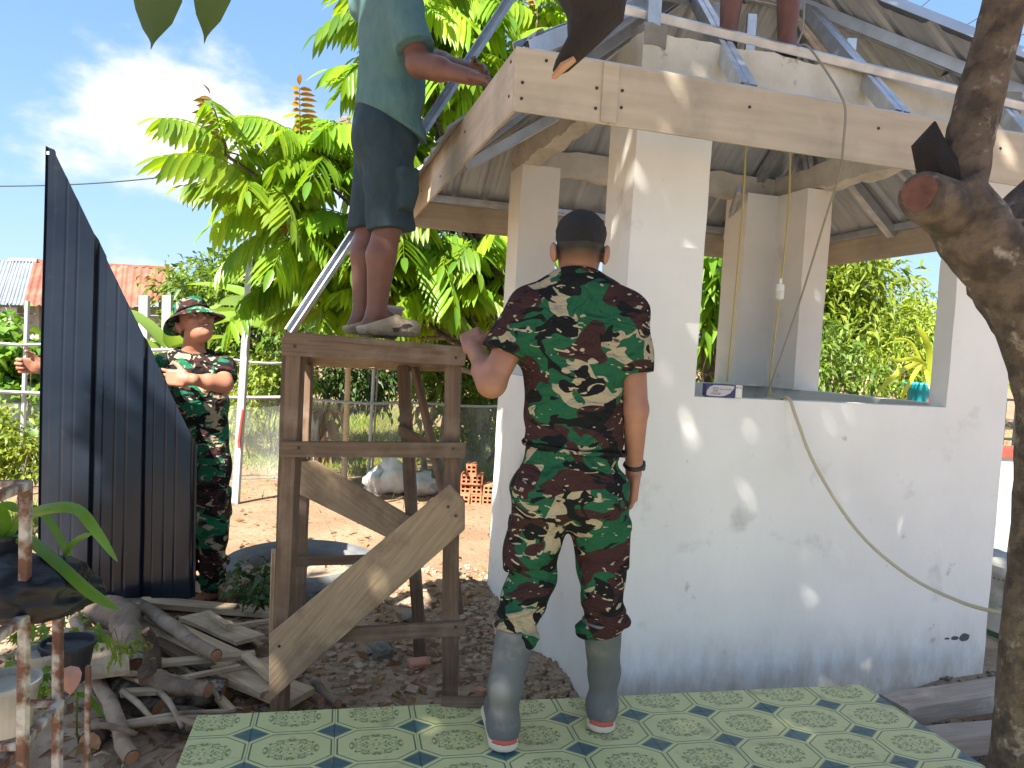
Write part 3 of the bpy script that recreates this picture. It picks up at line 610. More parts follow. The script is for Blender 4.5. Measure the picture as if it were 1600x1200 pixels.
ros = [(352, 232, 6.2), (470, 215, 6.3), (400, 305, 6.1), (548, 222, 6.5), (520, 285, 6.4), (455, 375, 6.4), (648, 28, 6.6), (632, 112, 6.5), (640, 40, 6.8), (720, 30, 6.9), (700, 110, 6.7), (790, 70, 7.0), (840, 20, 7.2), (760, 150, 7.0), (560, 350, 6.5), (610, 260, 6.8), (545, 430, 6.7), (640, 400, 6.7), (700, 405, 6.9), (745, 385, 7.0), (600, 470, 6.9), (690, 470, 7.0), (520, 490, 7.1), (640, 150, 7.0), (700, 240, 7.3), (880, 20, 7.4), (470, 330, 6.6), (665, 95, 7.1), (770, 440, 7.3), (640, 330, 7.4), (560, 235, 7.1), (690, -40, 7), (800, -60, 7.2), (690, -55, 6.9), (735, 500, 7.4), (460, 440, 7.0)]
trunk_top = Vector((-.5, 7.0, 2.6))
mb = MB(); mb.tube([pt_base, pt_base+Vector((.05, 0, .8)), Vector((-.1, 7.1, 1.8)), trunk_top, Vector((-.6, 7.0, 4.0))], [.12, .10, .09, .07, .03], 10); mb.build('trunk', MT['bark'], ptree, smooth=True)
nf_ = 0
for q in ros:
    c = at(*q); st = pt_base.lerp(trunk_top, rs.uniform(.35, 1.0)); st.x += .02
    mb = MB(); mb.tube([st, st.lerp(c, .45)+Vector((0, 0, -.12)), c-Vector((0, 0, .05)), c+Vector((0, 0, .08))], [.032, .024, .014, .008], 6); mb.build('limb', MT['logbark'] if q[1] > 380 else MT['bark'], ptree, smooth=True)
    k = 8 if q[1] > -30 else 5; a0 = rs.uniform(0, 6.28)
    for i in range(k):
        az = a0+i*6.283/k+rs.uniform(-.3, .3); el = rs.uniform(-.15, .5); rl = rs.uniform(-.35, .35)
        me = FR[rs.choice((0, 0, 1, 1, 2, 3, 5) if q[1] < 330 else (0, 1, 2, 3, 3, 5, 5))]
        if i == 0 and rs.random() < .4: me = FR[4]; el = rs.uniform(.5, 1.1)
        rot = Matrix.Rotation(az, 3, 'Z') @ Matrix.Rotation(-el, 3, 'Y') @ Matrix.Rotation(rl, 3, 'X')
        o = link('frond', me, ptree, c+Vector((0, 0, rs.uniform(-.06, .06))), None, rot.to_4x4()); s = rs.uniform(.85, 1.15); o.scale = (s, s, s); nf_ += 1
# ---- banana plants
def banana_leaf(Ln, wd, seed, bend):
    mb = MB(); n = 14; rs_ = random.Random(seed); prev = None
    for i in range(n+1):
        s = i/n; x = Ln*(s-.25*bend*s*s); z = Ln*(.35*s-bend*s*s); hw = wd*.5*(math.sin(math.pi*min(1, s*.86+.12))**.55)*(1 if s < .97 else .3)
        if s < .12: hw = .012
        hw *= rs_.uniform(.9, 1.03); mb.v += [(x, -hw, z+hw*.28), (x, 0, z), (x, hw, z+hw*.28)]
        if i and not (rs_.random() < .0):
            a = (i-1)*3; mb.f += [(a, a+1, a+4, a+3), (a+1, a+2, a+5, a+4)]; mb.mi += [0, 0]
    me = mb.mesh('leaf', smooth=True); me.materials.append(LF['ban']); return me
BLs = [banana_leaf(1.5, .42, 1, .45), banana_leaf(1.7, .46, 2, .7), banana_leaf(1.3, .40, 3, .25)]
def banana(px, py, Y, h, label, spec):
    b = at(px, py, Y); b.z = gz(b.x, b.y); t = empty('banana_plant', b, label, 'banana plant', 'banana plants behind the fence'); mb = MB()
    mb.tube([b-Vector((0, 0, .05)), b+Vector((.02, 0, h*.5)), b+Vector((0, 0, h))], [.10, .085, .05], 10); mb.build('stem', mat('banana_stem', (.24, .28, .10), (.30, .22, .10), vs=5, rough=.7), t, smooth=True)
    for k, (az, el, i, s) in enumerate(spec):
        o = link('leaf', BLs[i], t, b+Vector((0, 0, h-.05)), None, (Matrix.Rotation(R(az), 3, 'Z') @ Matrix.Rotation(-R(el), 3, 'Y') @ Matrix.Rotation(random.uniform(-.5, .5), 3, 'X')).to_4x4()); o.scale = (s, s, s)
banana(455, 640, 8.6, 1.55, 'banana plant with broad pale leaves right of the tall white post', [(185, 30, 0, 1.), (150, 55, 1, 1.), (20, 20, 1, .9), (250, 20, 0, .9), (330, 45, 2, 1.), (90, 60, 2, 1), (200, 5, 2, .8)])
banana(262, 600, 9.5, 1.25, 'banana plant with broad leaves behind the soldier in the hat', [(170, 35, 0, .9), (20, 40, 1, 1.), (60, 35, 2, .9), (200, 5, 2, .8), (300, 20, 0, .8), (345, 10, 2, .8), (95, 50, 2, .7)])
# ---- background trees and shrubs: each its own
def bl(px, py, Y, rx, ry, rz): return (tuple(at(px, py, Y)), (rx, ry, rz))
def base_at(px, Y):
    p = at(px, 560, Y); return (p.x, p.y, gz(p.x, p.y)-.05)
tree('leafy_tree', 'dark leafy tree behind the banana leaves left of the scaffold', base_at(350, 13), [bl(330, 470, 13, .9, .8, .7), bl(400, 450, 13, .8, .8, .6), bl(300, 520, 13, .7, .7, .7), bl(430, 520, 13, .9, .7, .7)], 5200, .17, LF['tree'], 21)
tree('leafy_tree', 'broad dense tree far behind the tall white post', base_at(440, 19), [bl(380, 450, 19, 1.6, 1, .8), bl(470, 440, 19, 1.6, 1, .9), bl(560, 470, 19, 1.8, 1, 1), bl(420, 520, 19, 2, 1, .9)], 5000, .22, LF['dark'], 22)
tree('shrub', 'tangled shrub with brown twigs under the pinnate tree', base_at(690, 8.6), [bl(650, 500, 8.6, .6, .5, .5), bl(730, 520, 8.8, .6, .5, .5), bl(720, 600, 8.8, .6, .5, .45), bl(775, 470, 9, .5, .4, .6), bl(760, 640, 9, .5, .4, .4)], 3600, .14, LF['tree'], 23, .04, cat='shrub', stems=3, bark='logbark')
tree('shrub', 'dusty green shrub behind the stacked red bricks', base_at(745, 9.8), [bl(745, 640, 9.8, .45, .4, .45), bl(775, 600, 9.8, .5, .4, .5), bl(710, 690, 9.8, .4, .3, .25)], 2400, .10, LF['lite'], 24, .03, cat='shrub', stems=3)
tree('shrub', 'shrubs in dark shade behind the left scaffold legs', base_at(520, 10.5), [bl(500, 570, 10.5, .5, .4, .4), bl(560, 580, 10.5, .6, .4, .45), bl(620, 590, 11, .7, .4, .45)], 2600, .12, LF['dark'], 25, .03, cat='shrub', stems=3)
tree('mango_tree', 'bright leafy tree filling the left of the side window', base_at(1312, 9.5), [bl(1290, 460, 9.5, .55, .5, .5), bl(1340, 440, 9.5, .5, .5, .45), bl(1255, 500, 9.5, .5, .5, .5), bl(1350, 500, 9.3, .4, .4, .35), bl(1290, 420, 9.6, .5, .4, .3)], 3600, .17, LF['lite'], 26, .05, wr=.26)
tree('shrub', 'loose feathery shrub on the right of the side window', base_at(1420, 9), [bl(1420, 535, 9, .45, .4, .45), bl(1465, 515, 9, .3, .3, .35), bl(1390, 580, 9, .5, .4, .4), bl(1450, 590, 9, .4, .3, .4), bl(1432, 460, 9, .10, .1, .16)], 3600, .11, LF['lite'], 27, .03, cat='shrub', stems=4, wr=.24)
tree('shrub', 'twiggy low shrub below the bright tree seen through the window', base_at(1300, 8.3), [bl(1270, 585, 8.3, .35, .3, .22), bl(1340, 600, 8.3, .4, .3, .2), bl(1300, 545, 8.4, .4, .3, .3)], 1500, .09, LF['tree'], 28, .03, cat='shrub', stems=5, bark='logbark')
tree('leafy_tree', 'broad-leaved tree seen through the narrow gap left of the inner pillar', base_at(1110, 8.2), [bl(1110, 440, 8.2, .5, .4, .4), bl(1130, 490, 8.2, .4, .3, .35), bl(1090, 410, 8.2, .5, .4, .4)], 800, .30, LF['pind'], 29, .05, wr=.3)
tree('shrub', 'small yellow-green shrub at the foot of the gap left of the inner pillar', base_at(1125, 9), [bl(1130, 570, 9, .3, .3, .25), bl(1100, 560, 9, .3, .3, .2), bl(1150, 540, 9, .4, .3, .3)], 900, .10, LF['lite'], 30, .02, cat='shrub', stems=3)
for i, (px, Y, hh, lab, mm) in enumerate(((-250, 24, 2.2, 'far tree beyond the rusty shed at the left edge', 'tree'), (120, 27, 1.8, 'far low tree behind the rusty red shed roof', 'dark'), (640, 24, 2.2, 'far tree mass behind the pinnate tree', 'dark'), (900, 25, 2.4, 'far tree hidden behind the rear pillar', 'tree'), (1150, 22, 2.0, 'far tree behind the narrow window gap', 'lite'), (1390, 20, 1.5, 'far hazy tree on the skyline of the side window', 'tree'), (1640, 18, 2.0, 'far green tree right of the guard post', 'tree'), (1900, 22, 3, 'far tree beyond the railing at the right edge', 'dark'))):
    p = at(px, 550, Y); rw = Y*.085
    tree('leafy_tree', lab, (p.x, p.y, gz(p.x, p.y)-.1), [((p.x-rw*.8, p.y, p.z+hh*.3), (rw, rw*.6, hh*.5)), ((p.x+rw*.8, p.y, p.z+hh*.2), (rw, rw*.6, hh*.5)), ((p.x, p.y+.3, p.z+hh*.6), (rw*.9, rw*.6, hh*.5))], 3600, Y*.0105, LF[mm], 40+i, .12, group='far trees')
# low plants by the fence on the left
tree('shrub', 'flowering leafy shrub at the left edge below the lower rail', base_at(15, 5.2), [bl(10, 700, 5.2, .22, .2, .2), bl(-40, 680, 5.2, .25, .2, .22), bl(35, 730, 5.2, .15, .12, .1)], 1500, .06, LF['lite'], 51, .015, cat='shrub', stems=4, wr=.5)
tree('vine', 'broad-leaved squash vine climbing the pale rails at the left edge', base_at(10, 6.9), [bl(15, 560, 6.9, .28, .1, .22), bl(-40, 580, 6.9, .3, .1, .3), bl(20, 640, 6.8, .25, .1, .15), bl(-20, 510, 7, .35, .1, .08), bl(60, 600, 7, .3, .1, .3)], 1100, .115, LF['veg'], 52, .012, cat='vine', stems=3, wr=.9)
tree('shrub', 'light green weeds growing beside the banana stem', base_at(420, 9.2), [bl(400, 600, 9.2, .4, .3, .2), bl(440, 590, 9.4, .4, .3, .25), bl(380, 630, 9, .3, .3, .15)], 1800, .10, LF['lite'], 53, .015, cat='shrub', stems=4)
# dry stump of an old banana plant
dp = at(495, 615, 9.0); dp.z = gz(dp.x, dp.y)
dst = empty('dead_plant', dp, 'dead brown shaggy banana stump beside the left scaffold leg', 'dead plant'); mb = MB(); mb.tube([dp, dp+Vector((0, 0, .35)), dp+Vector((.03, 0, .7))], [.13, .11, .06], 9); mb.build('stem', MT['logbark'], dst, smooth=True)
rsn = np.random.RandomState(5); P = np.array(dp)+np.stack([rsn.normal(0, .10, 160), rsn.normal(0, .1, 160), rsn.uniform(.15, .75, 160)], 1); D = rsn.normal(0, .5, (160, 3)); D[:, 2] -= 1
V, F = leaf_cloud(rsn, P, D, rsn.uniform(.2, .45, 160), .2); link('dry_leaves', npmesh('dry_leaves', V-np.array(dp), F, LF['dry']), dst, dp)
# grass: nobody could count it
def grass(name, patches, m, seed, label):
    rg = np.random.RandomState(seed); Ps = []; Ls = []
    for (px, py, Y, rx, ry, n, h) in patches:
        c = on(px, py, -.28) if Y is None else at(px, py, Y)
        x = c.x+rg.normal(0, rx, n); y = c.y+rg.normal(0, ry, n); Ps.append(np.stack([x, y, [gz(a, b) for a, b in zip(x, y)]], 1)); Ls.append(h*rg.uniform(.5, 1.3, n))
    P = np.concatenate(Ps); Lh = np.concatenate(Ls); D = rg.normal(0, .45, (len(P), 3)); D[:, 2] = 1; D /= np.linalg.norm(D, axis=1, keepdims=True)
    S = np.cross(D, rg.normal(size=D.shape)); S /= np.linalg.norm(S, axis=1, keepdims=True); w_ = Lh[:, None]*.05
    tip = P+D*Lh[:, None]; tip[:, :2] += D[:, :2]*Lh[:, None]*.5
    V = np.stack([P-S*w_, P+S*w_, tip], 1).reshape(-1, 3); F = np.arange(len(V)).reshape(-1, 3)
    o = link(name, npmesh(name, V, F, m)); tag(o, label, 'grass', kind='stuff')
grass('grass', [(520, 650, 12, .7, 1.6, 7000, .12), (560, 700, 9.5, .5, .7, 3000, .10), (420, 600, 13, .8, 1, 3500, .2), (430, 690, 9, .3, .3, 900, .1), (690, 650, 11, .5, .6, 2200, .15), (740, 700, 9, .25, .3, 900, .14), (1000, 560, 16, 5, 3, 5000, .25), (100, 600, 10, 1.5, 1, 4000, .2), (1350, 590, 8.5, .7, .5, 2600, .2), (20, 740, 5.5, .35, .3, 1200, .12)], LF['grass'], 3, 'patches of short green grass on the sandy ground')
# ---- the foreground tree: trunk at the right, crown overhead and behind the camera
fb_ = Vector((1.50, 2.12, -.22))
ft = empty('fruit_tree', fb_, 'leaning mottled tree with sawn limbs at the right edge', 'tree')
def path(pts): return [at(*p) for p in pts]
def blotch(r, seed):
    return [x*(1+.05*math.sin(i*2.3+seed)) for i, x in enumerate(r)]
tr = [fb_-Vector((0, 0, .1))]+path([(1606, 1180, 2.12), (1617, 1000, 2.12), (1634, 800, 2.12), (1642, 640, 2.11), (1628, 540, 2.10), (1580, 440, 2.09), (1520, 360, 2.08), (1480, 290, 2.08)])
mb = MB(); Q_, r_ = dens(tr, [.105, .090, .084, .082, .088, .098, .103, .098, .085], 8); mb.tube(Q_, r_, 22, sq=lambda i, j: knob(i, j)); mb.build('trunk', MT['bark'], ft, smooth=True)
mb = MB(); Q_, r_ = dens(path([(1490, 330, 2.08), (1512, 230, 2.08), (1540, 120, 2.07), (1572, 0, 2.05), (1600, -140, 2.0), (1560, -420, 1.7)]), [.075, .062, .058, .056, .055, .045], 8); mb.tube(Q_, r_, 22, sq=lambda i, j: knob(i, j, 22, 9)); mb.build('limb', MT['bark'], ft, smooth=True)
mb = MB(); mb.tube(path([(1560, 460, 2.1), (1580, 380, 2.16), (1600, 330, 2.22), (1680, 250, 2.3), (1800, 80, 2.3)]), [.08, .075, .07, .06, .05], 12, sq=lambda i, j: 1+.08*vnoise(i*1.7, j*.9)); mb.build('limb', MT['bark'], ft, smooth=True)
# sawn stub facing the camera, with its red cut face as a sub-part
mb = MB(); a, b = at(1495, 335, 2.08), at(1437, 303, 1.97); mb.tube([a, a.lerp(b, .5), a.lerp(b, .86), b], [.085, .072, .066, .058], 16, sq=lambda i, j: 1+.06*vnoise(i, j*.8)); st = mb.build('stub', MT['bark'], ft, smooth=True)
d = (b-a).normalized(); m3 = frame(d); mb = MB(); ring = [b+d*.004+(m3 @ Vector((0, math.cos(t)*.047*(1+.08*math.sin(3*t)), math.sin(t)*.047))) for t in [i*.3927 for i in range(16)]]; mb.add(ring+[b+d*.006], [(i, (i+1) % 16, 16) for i in range(16)]); mb.build('cut_face', MT['redcut'], st)
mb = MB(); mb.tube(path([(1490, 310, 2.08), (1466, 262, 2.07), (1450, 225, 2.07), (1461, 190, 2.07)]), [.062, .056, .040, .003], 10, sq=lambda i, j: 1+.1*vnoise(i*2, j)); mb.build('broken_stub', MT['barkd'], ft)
# the dark broken branch hanging in at the top
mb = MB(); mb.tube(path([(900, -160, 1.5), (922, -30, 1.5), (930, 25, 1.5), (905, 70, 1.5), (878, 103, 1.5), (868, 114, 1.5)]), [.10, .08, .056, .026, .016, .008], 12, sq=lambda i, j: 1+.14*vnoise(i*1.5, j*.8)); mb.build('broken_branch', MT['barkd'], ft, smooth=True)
mb = MB(); mb.tube(path([(898, 92, 1.475), (880, 104, 1.478), (866, 120, 1.485), (862, 123, 1.485)]), [.006, .009, .006, .001], 6); mb.build('splintered_wood', MT['cutwood'], ft)
for pts in ([(900, -160, 1.5), (1000, -500, 1.3), (1500, -700, 1.4)], ):
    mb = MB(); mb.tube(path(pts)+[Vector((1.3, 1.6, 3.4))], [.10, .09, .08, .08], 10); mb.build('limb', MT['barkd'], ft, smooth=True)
mb = MB(); mb.tube(path([(1800, 80, 2.3)])+[Vector((1.9, 1.6, 3.2)), Vector((1.3, .5, 4.4)), Vector((.2, -1.0, 5.6)), Vector((-1.5, -2, 6.4))], [.05, .07, .06, .05, .02], 8); mb.build('limb', MT['bark'], ft, smooth=True)
mb = MB(); mb.tube(path([(1560, -420, 1.7)])+[Vector((.6, .8, 4.4)), Vector((-.8, -.4, 5.5)), Vector((-3.2, -1.5, 6.3))], [.045, .05, .04, .02], 8); mb.build('limb', MT['bark'], ft, smooth=True)
rsn = np.random.RandomState(9); nL = 24000
P = np.stack([rsn.uniform(-5.6, 1.8, nL), rsn.uniform(-4.4, 2.9, nL), 5.3+2.0*rsn.random(nL)], 1)
sh_ = P[:, :2]-np.array([[SUN.x, SUN.y]])*((P[:, 2:]-.9)/SUN.z)                                    # where each leaf's shade falls at chest height
far = 3.5+.95*np.clip((sh_[:, 0]+.75)/.5, 0, 1)+1.9*np.clip((sh_[:, 0]-.1)/.6, 0, 1)
keep = (sh_[:, 1] < far+.22*np.sin(sh_[:, 0]*2.3)+.12*np.sin(sh_[:, 0]*6)) & (sh_[:, 1] > 1.25) & (sh_[:, 0] > -2.35+.3*np.sin(sh_[:, 1]*2)) & (sh_[:, 0] < 3.1)
D = rsn.normal(size=(nL, 3)); D[:, 2] *= .35; D[:, 2] -= .2
P, D = P[keep], D[keep]
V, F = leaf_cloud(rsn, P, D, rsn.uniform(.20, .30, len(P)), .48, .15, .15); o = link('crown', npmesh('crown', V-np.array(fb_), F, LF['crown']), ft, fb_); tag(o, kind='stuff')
def bigleaf(base, tip, wd, nrm):
    a, b = at(*base), at(*tip); d = b-a; s = d.cross(Vector(nrm)).normalized(); n = s.cross(d).normalized(); mb = MB()
    for i, (f, wf) in enumerate(((0, .1), (.15, .7), (.35, 1), (.55, .95), (.75, .6), (.88, .2), (.93, .08), (1, .01))):
        c = a+d*f+n*(.03*math.sin(f*3)); hw = wd*wf*.5; mb.v += [tuple(c-s*hw+n*hw*.2), tuple(c), tuple(c+s*hw+n*hw*.2)]
        if i: k = i*3; mb.f += [(k-3, k-2, k+1, k), (k-2, k-1, k+2, k+1)]; mb.mi += [0, 0]
    return mb.build('leaf', LF['crown'], ft, smooth=True)
bigleaf((215, -110, 1.25), (233, 76, 1.25), .092, (.15, 1, .1)); bigleaf((345, -130, 1.2), (319, 67, 1.2), .062, (-.4, 1, .1))
# ------------------------------------------------------------------ wooden scaffold
def plate(name, pts, Y, th, m, parent, dY=None):
    """outlined board standing roughly parallel to the picture, with real thickness"""
    P = [at(x, y, Y+(dY(x) if dY else 0)) for x, y in pts]; n = len(P); c = sum(P, Vector())/n; mb = MB()
    e_ = (P[1]-P[0]); rot = frame((max(P, key=lambda p: (p-c).length)-c), (0, 1, 0))
    loc = [rot.transposed() @ (p-c) for p in P]; back = [rot.transposed() @ (p+Vector((0, th, 0))-c) for p in P]
    mb.add(loc+back, [tuple(range(n)), tuple(range(n, 2*n))[::-1], *[(i, (i+1) % n, (i+1) % n+n, i+n)[::-1] for i in range(n)]])
    me = mb.mesh(name, bev=.0025); me.materials.append(m); bm = bmesh.new(); bm.from_mesh(me); bmesh.ops.recalc_face_normals(bm, faces=bm.faces); bm.to_mesh(me); bm.free()
    return link(name, me, parent, c, None, rot)
sb = at(580, 1100, 3.2); sb.z = -.29
sca = empty('wooden_scaffold', sb, 'rough wooden scaffold of nailed brown planks beside the soldier', 'scaffold')
def legp(x0, y0, x1, y1, Y0, Y1, w_, d_, m='oldwood', name='leg'):
    a, b = at(x0, y0, Y0), at(x1, y1, Y1); k = (a.z+.30)/(a.z-b.z); b2 = a+(b-a)*k; b2.z = max(b2.z, gz(b2.x, b2.y)-.02)
    return beam(name, a, b2, w_, d_, MT[m], sca, up=(0, 1, 0), rough=.003, seg=14)
legp(464, 533, 437, 1100, 2.88, 2.90, .055, .078); legp(449, 535, 430, 1100, 2.93, 2.95, .03, .03)
legp(708, 552, 703, 1092, 2.92, 2.92, .06, .06); legp(630, 572, 657, 1030, 3.62, 3.68, .055, .05); legp(480, 568, 466, 1000, 3.64, 3.68, .05, .05)
beam('top_beam', at(441, 541, 2.845), at(727, 557, 2.875), .03, .068, MT['oldwood'], sca, rough=.004, seg=12)
beam('top_beam', at(470, 560, 3.66), at(722, 572, 3.66), .03, .07, MT['palewood'], sca, rough=.004, seg=12)
beam('side_beam', at(455, 545, 2.88), at(478, 560, 3.66), .03, .07, MT['oldwood'], sca, rough=.003); beam('side_beam', at(716, 560, 2.9), at(708, 572, 3.66), .03, .07, MT['oldwood'], sca, rough=.003)
for k in range(6):
    y = 2.83+.145*k; a, b = at(447+4*k+random.uniform(-5, 5), 527, y), at(724-3*k+random.uniform(-5, 3), 527, y); a.z = b.z = 1.262+random.uniform(-.003, .003); b.z -= .016; a.y += .0; 
    beam('deck_plank', a+Vector((0, .06, 0)), b+Vector((0, .09, 0)), .13, .022, MT['oldwood'], sca, rough=.0045, seg=16)
beam('cross_rail', at(440, 701, 2.835), at(727, 703, 2.865), .024, .058, MT['oldwood'], sca, rough=.002, seg=10)
beam('cross_rail', at(436, 996, 2.85), at(727, 982, 2.875), .024, .056, MT['oldwood'], sca, rough=.002, seg=10)
plate('brace', [(420, 992), (703, 757), (726, 783), (726, 828), (447, 1074), (420, 1099)], 2.80, .02, MT['palewood'], sca)
plate('brace', [(462, 722), (492, 720), (642, 808), (642, 856), (600, 838), (462, 770)], 3.60, .02, MT['palewood'], sca)
beam('strut', at(648, 575, 3.58), at(697, 790, 3.3), .03, .035, MT['oldwood'], sca); beam('strut', at(700, 790, 3.2), at(719, 960, 3.1), .02, .03, MT['oldwood'], sca)
plate('brace', [(622, 664), (634, 668), (704, 706), (704, 722), (622, 680)], 3.56, .02, MT['oldwood'], sca)
beam('cross_rail', at(455, 877, 3.61), at(650, 872, 3.61), .02, .045, MT['oldwood'], sca); beam('side_rail', at(428, 860, 2.98), at(424, 990, 3.1), .02, .03, MT['plank'], sca)
beam('side_rail', at(445, 720, 2.93), at(466, 705, 3.66), .02, .06, MT['oldwood'], sca)
for x, y, yy in ((460, 541, 2.826), (466, 700, 2.82), (708, 701, 2.848), (712, 559, 2.855), (712, 980, 2.858), (436, 1010, 2.796), (700, 792, 2.796), (712, 806, 2.796)):
    p = at(x, y, yy); _, me = screw(None, p, (0, -1, 0)); link('nail', me, sca, p)
o = beam('wood_offcut', at(690, 1101, 2.58), at(756, 1101, 2.58), .05, .022, MT['oldwood'], None, bev=.003); o.location.z = .012; tag(o, 'short brown wood offcut lying on the far edge of the tiles', 'wood')
# leaning steel channel
o = beam('steel_channel', at(452, 518, 3.35), at(822, -40, 3.62), 0, 0, MT['galv'], None, up=(0, -1, .6), profile=[(-.012, .016), (-.019, .016), (-.019, -.016), (.019, -.016), (.019, .016), (.012, .016)]); tag(o, 'galvanised steel channel leaning from the scaffold up behind the man in shorts', 'steel channel')
# ------------------------------------------------------------------ black ribbed roof sheet held by the soldier in the hat
BLc, BRc, TLc = at(57, 934, 3.70), at(304, 934, 3.84), at(69, 226, 3.86)
def panel():
    mb = MB(); nc = 190; nr = 26; sd = (BRc-BLc); ud = (TLc-BLc); nrm = sd.cross(ud).normalized()
    edge = [(0, 1.0), (.05, .995), (.5, .685), (1, .345)]
    def te(s):
        for (a, x), (b, y) in zip(edge, edge[1:]):
            if s <= b: return x+(y-x)*(s-a)/(b-a)
        return edge[-1][1]
    def h(s):
        x = (s*1.0+.03) % .325; v = .030*(sstep(.02, .04, x)-sstep(.085, .105, x)); v += sum(.0045*max(0, 1-abs(x-c)/.012) for c in (.175, .245)); return v
    for i in range(nc+1):
        s = i/nc; T = te(s)
        for j in range(nr+1):
            t = T*j/nr; bend = .012*math.sin(t*4.3+s*2.2)+.008*math.sin(s*7+t*2)+.0015*math.sin(t*13+s*4)
            mb.v.append(tuple(BLc+sd*s+ud*t+nrm*(-h(s)*.9+bend)))
    for i in range(nc):
        for j in range(nr):
            a = i*(nr+1)+j; mb.f.append((a, a+1, a+nr+2, a+nr+1)); mb.mi.append(0)
    o = mb.build('roof_panel', MT['black']); sm = o.modifiers.new('thick', 'SOLIDIFY'); sm.thickness = .002
    tag(o, 'glossy black ribbed roof sheet cut to a slant, held upright by a soldier', 'roof sheet'); return o
pn = panel()
mb = MB(); c = at(75, 239, 3.84); mb.box((0, 0, 0), (.012, .002, .016)); me = mb.mesh('sticker'); me.materials.append(MT['plastic']); link('sticker', me, pn, c)
# ------------------------------------------------------------------ shed with patched sheet roof, far left
shb = at(130, 560, 13.2); shb.z = gz(shb.x, shb.y); shed = empty('shed', shb, 'old plank shed with a patched rusty red and grey sheet roof', 'shed')
MT['rustroof'] = mat('rusty_red_sheet', (.21, .055, .036), (.27, .105, .06), vs=3, rough=.75, c3=(.28, .155, .1), v3=2.4, lo3=.5, hi3=.7, rand=.12); MT['greyroof'] = mat('grey_sheet', (.29, .32, .36), (.22, .25, .28), vs=4, rough=.5, metal=.3)
MT['shedwall'] = mat('grey_shed_plank', (.36, .34, .30), (.26, .24, .2), vs=4, stretch=(1, 1, 12), rough=.9, rand=.2)
def corr(x0, x1, yt0, yt1, yb0, yb1, m, sx0=0, sx1=0):
    mb = MB(); n = 44
    for i in range(n+1):
        f = i/n; h = .018*math.sin(f*n*.95); a = at(x0+(x1-x0)*f, yt0+(yt1-yt0)*f, 14.6)+Vector((0, 0, h)); b = at(x0+sx0+(x1+sx1-x0-sx0)*f, yb0+(yb1-yb0)*f, 13.1)+Vector((0, 0, h)); mb.v += [tuple(a), tuple(b)]
        if i: k = i*2; mb.f.append((k-2, k, k+1, k-1)); mb.mi.append(0)
    return mb.build('roof_sheet', m, shed, smooth=True)
corr(20, 54, 407, 408, 474, 476, MT['greyroof'], -22, -16); corr(-20, 20, 407, 407, 473, 474, MT['greyroof'], -22, -22); corr(53, 120, 408, 411, 476, 480, MT['rustroof'], -17, -10); corr(119, 195, 411, 415, 482, 486, MT['rustroof'], -10, -6); corr(194, 268, 415, 421, 484, 468, MT['rustroof'], -6, -8)
beam('ridge_cap', at(16, 406, 14.6), at(60, 407, 14.6), .12, .06, MT['whitesteel'], shed); beam('ridge_cap', at(60, 408, 14.62), at(270, 419, 14.62), .1, .05, MT['rustroof'], shed)
for k in range(7):
    z0 = 482+k*14; beam('wall_plank', at(-30, z0, 13.5), at(258, z0+4, 13.5), .02, .145, MT['shedwall'], shed)
for x in (-10, 60, 120, 190, 252): beam('post', at(x, 470, 13.45), at(x, 590, 13.45), .07, .07, MT['shedwall'], shed)
beam('white_sheet', at(2, 520, 13.3), at(28, 520, 13.3), .02, .9, MT['whitepost'], shed)
for x in (226, 262):
    beam('post', at(x, 462, 12), at(x-2, 640, 12), .14, .1, MT['whitepost'], shed)
# ------------------------------------------------------------------ steel tube fence with netting
fnb = at(385, 770, 7.0); fnb.z = gz(fnb.x, fnb.y); fence = empty('tube_fence', fnb, 'pale steel tube fence with plastic netting crossing the yard behind the scaffold', 'fence')
def fy(px): return 6.5+(px-30)*.0024
def fpt(px, z):
    Y = fy(px); p = at(px, 600, Y)
    for _ in range(4): p = at(px+(p.z-z)*0, 600+(p.z-z)*FPX/Y, Y) if abs(p.z-z) > 1e-4 else p
    p.z = z; return p
for z, w_, x0, x1 in ((1.06, .034, -120, 270), (.99, .03, 225, 450), (.64, .036, -120, 450), (.62, .03, 450, 800), (1.04, .02, 450, 640)):
    mb = MB(); pts = [fpt(x0+(x1-x0)*i/8, z+.012*math.sin(i*1.7)) for i in range(9)]; mb.tube(pts, w_/2, 6); mb.build('rail', MT['whitesteel'], fence)
for px, top, r_, m in ((40, 470, .02, 'whitesteel'), (545, 475, .03, 'plank'), (582, 560, .018, 'whitesteel'), (640, 580, .012, 'greyc'), (588, 560, .01, 'greyc')):
    Y = fy(px)+.03; a = at(px+3, top, Y); b = at(px-8, 770, Y); b.z = gz(b.x, b.y)-.05; mb = MB(); mb.tube([a, a.lerp(b, .5), b], r_, 8); mb.build('post', MT[m], fence)
a, b = at(393, 386, 6.75), at(369, 765, 6.75); b.z = min(b.z, gz(b.x, b.y)); beam('post', a, b, .06, .06, MT['whitesteel'], fence, up=(0, 1, 0))
mb = MB(); mb.tube([at(380, 640, 6.70), at(377, 660, 6.70), at(373, 690, 6.70), at(374, 700, 6.69)], .012, 6); mb.build('red_tape', MT['redp'], fence)
nm = bpy.data.materials.new('thin_net'); nm.use_nodes = True; t = nm.node_tree; p = t.nodes['Principled BSDF']; p.inputs['Base Color'].default_value = (.55, .57, .55, 1); p.inputs['Roughness'].default_value = .5
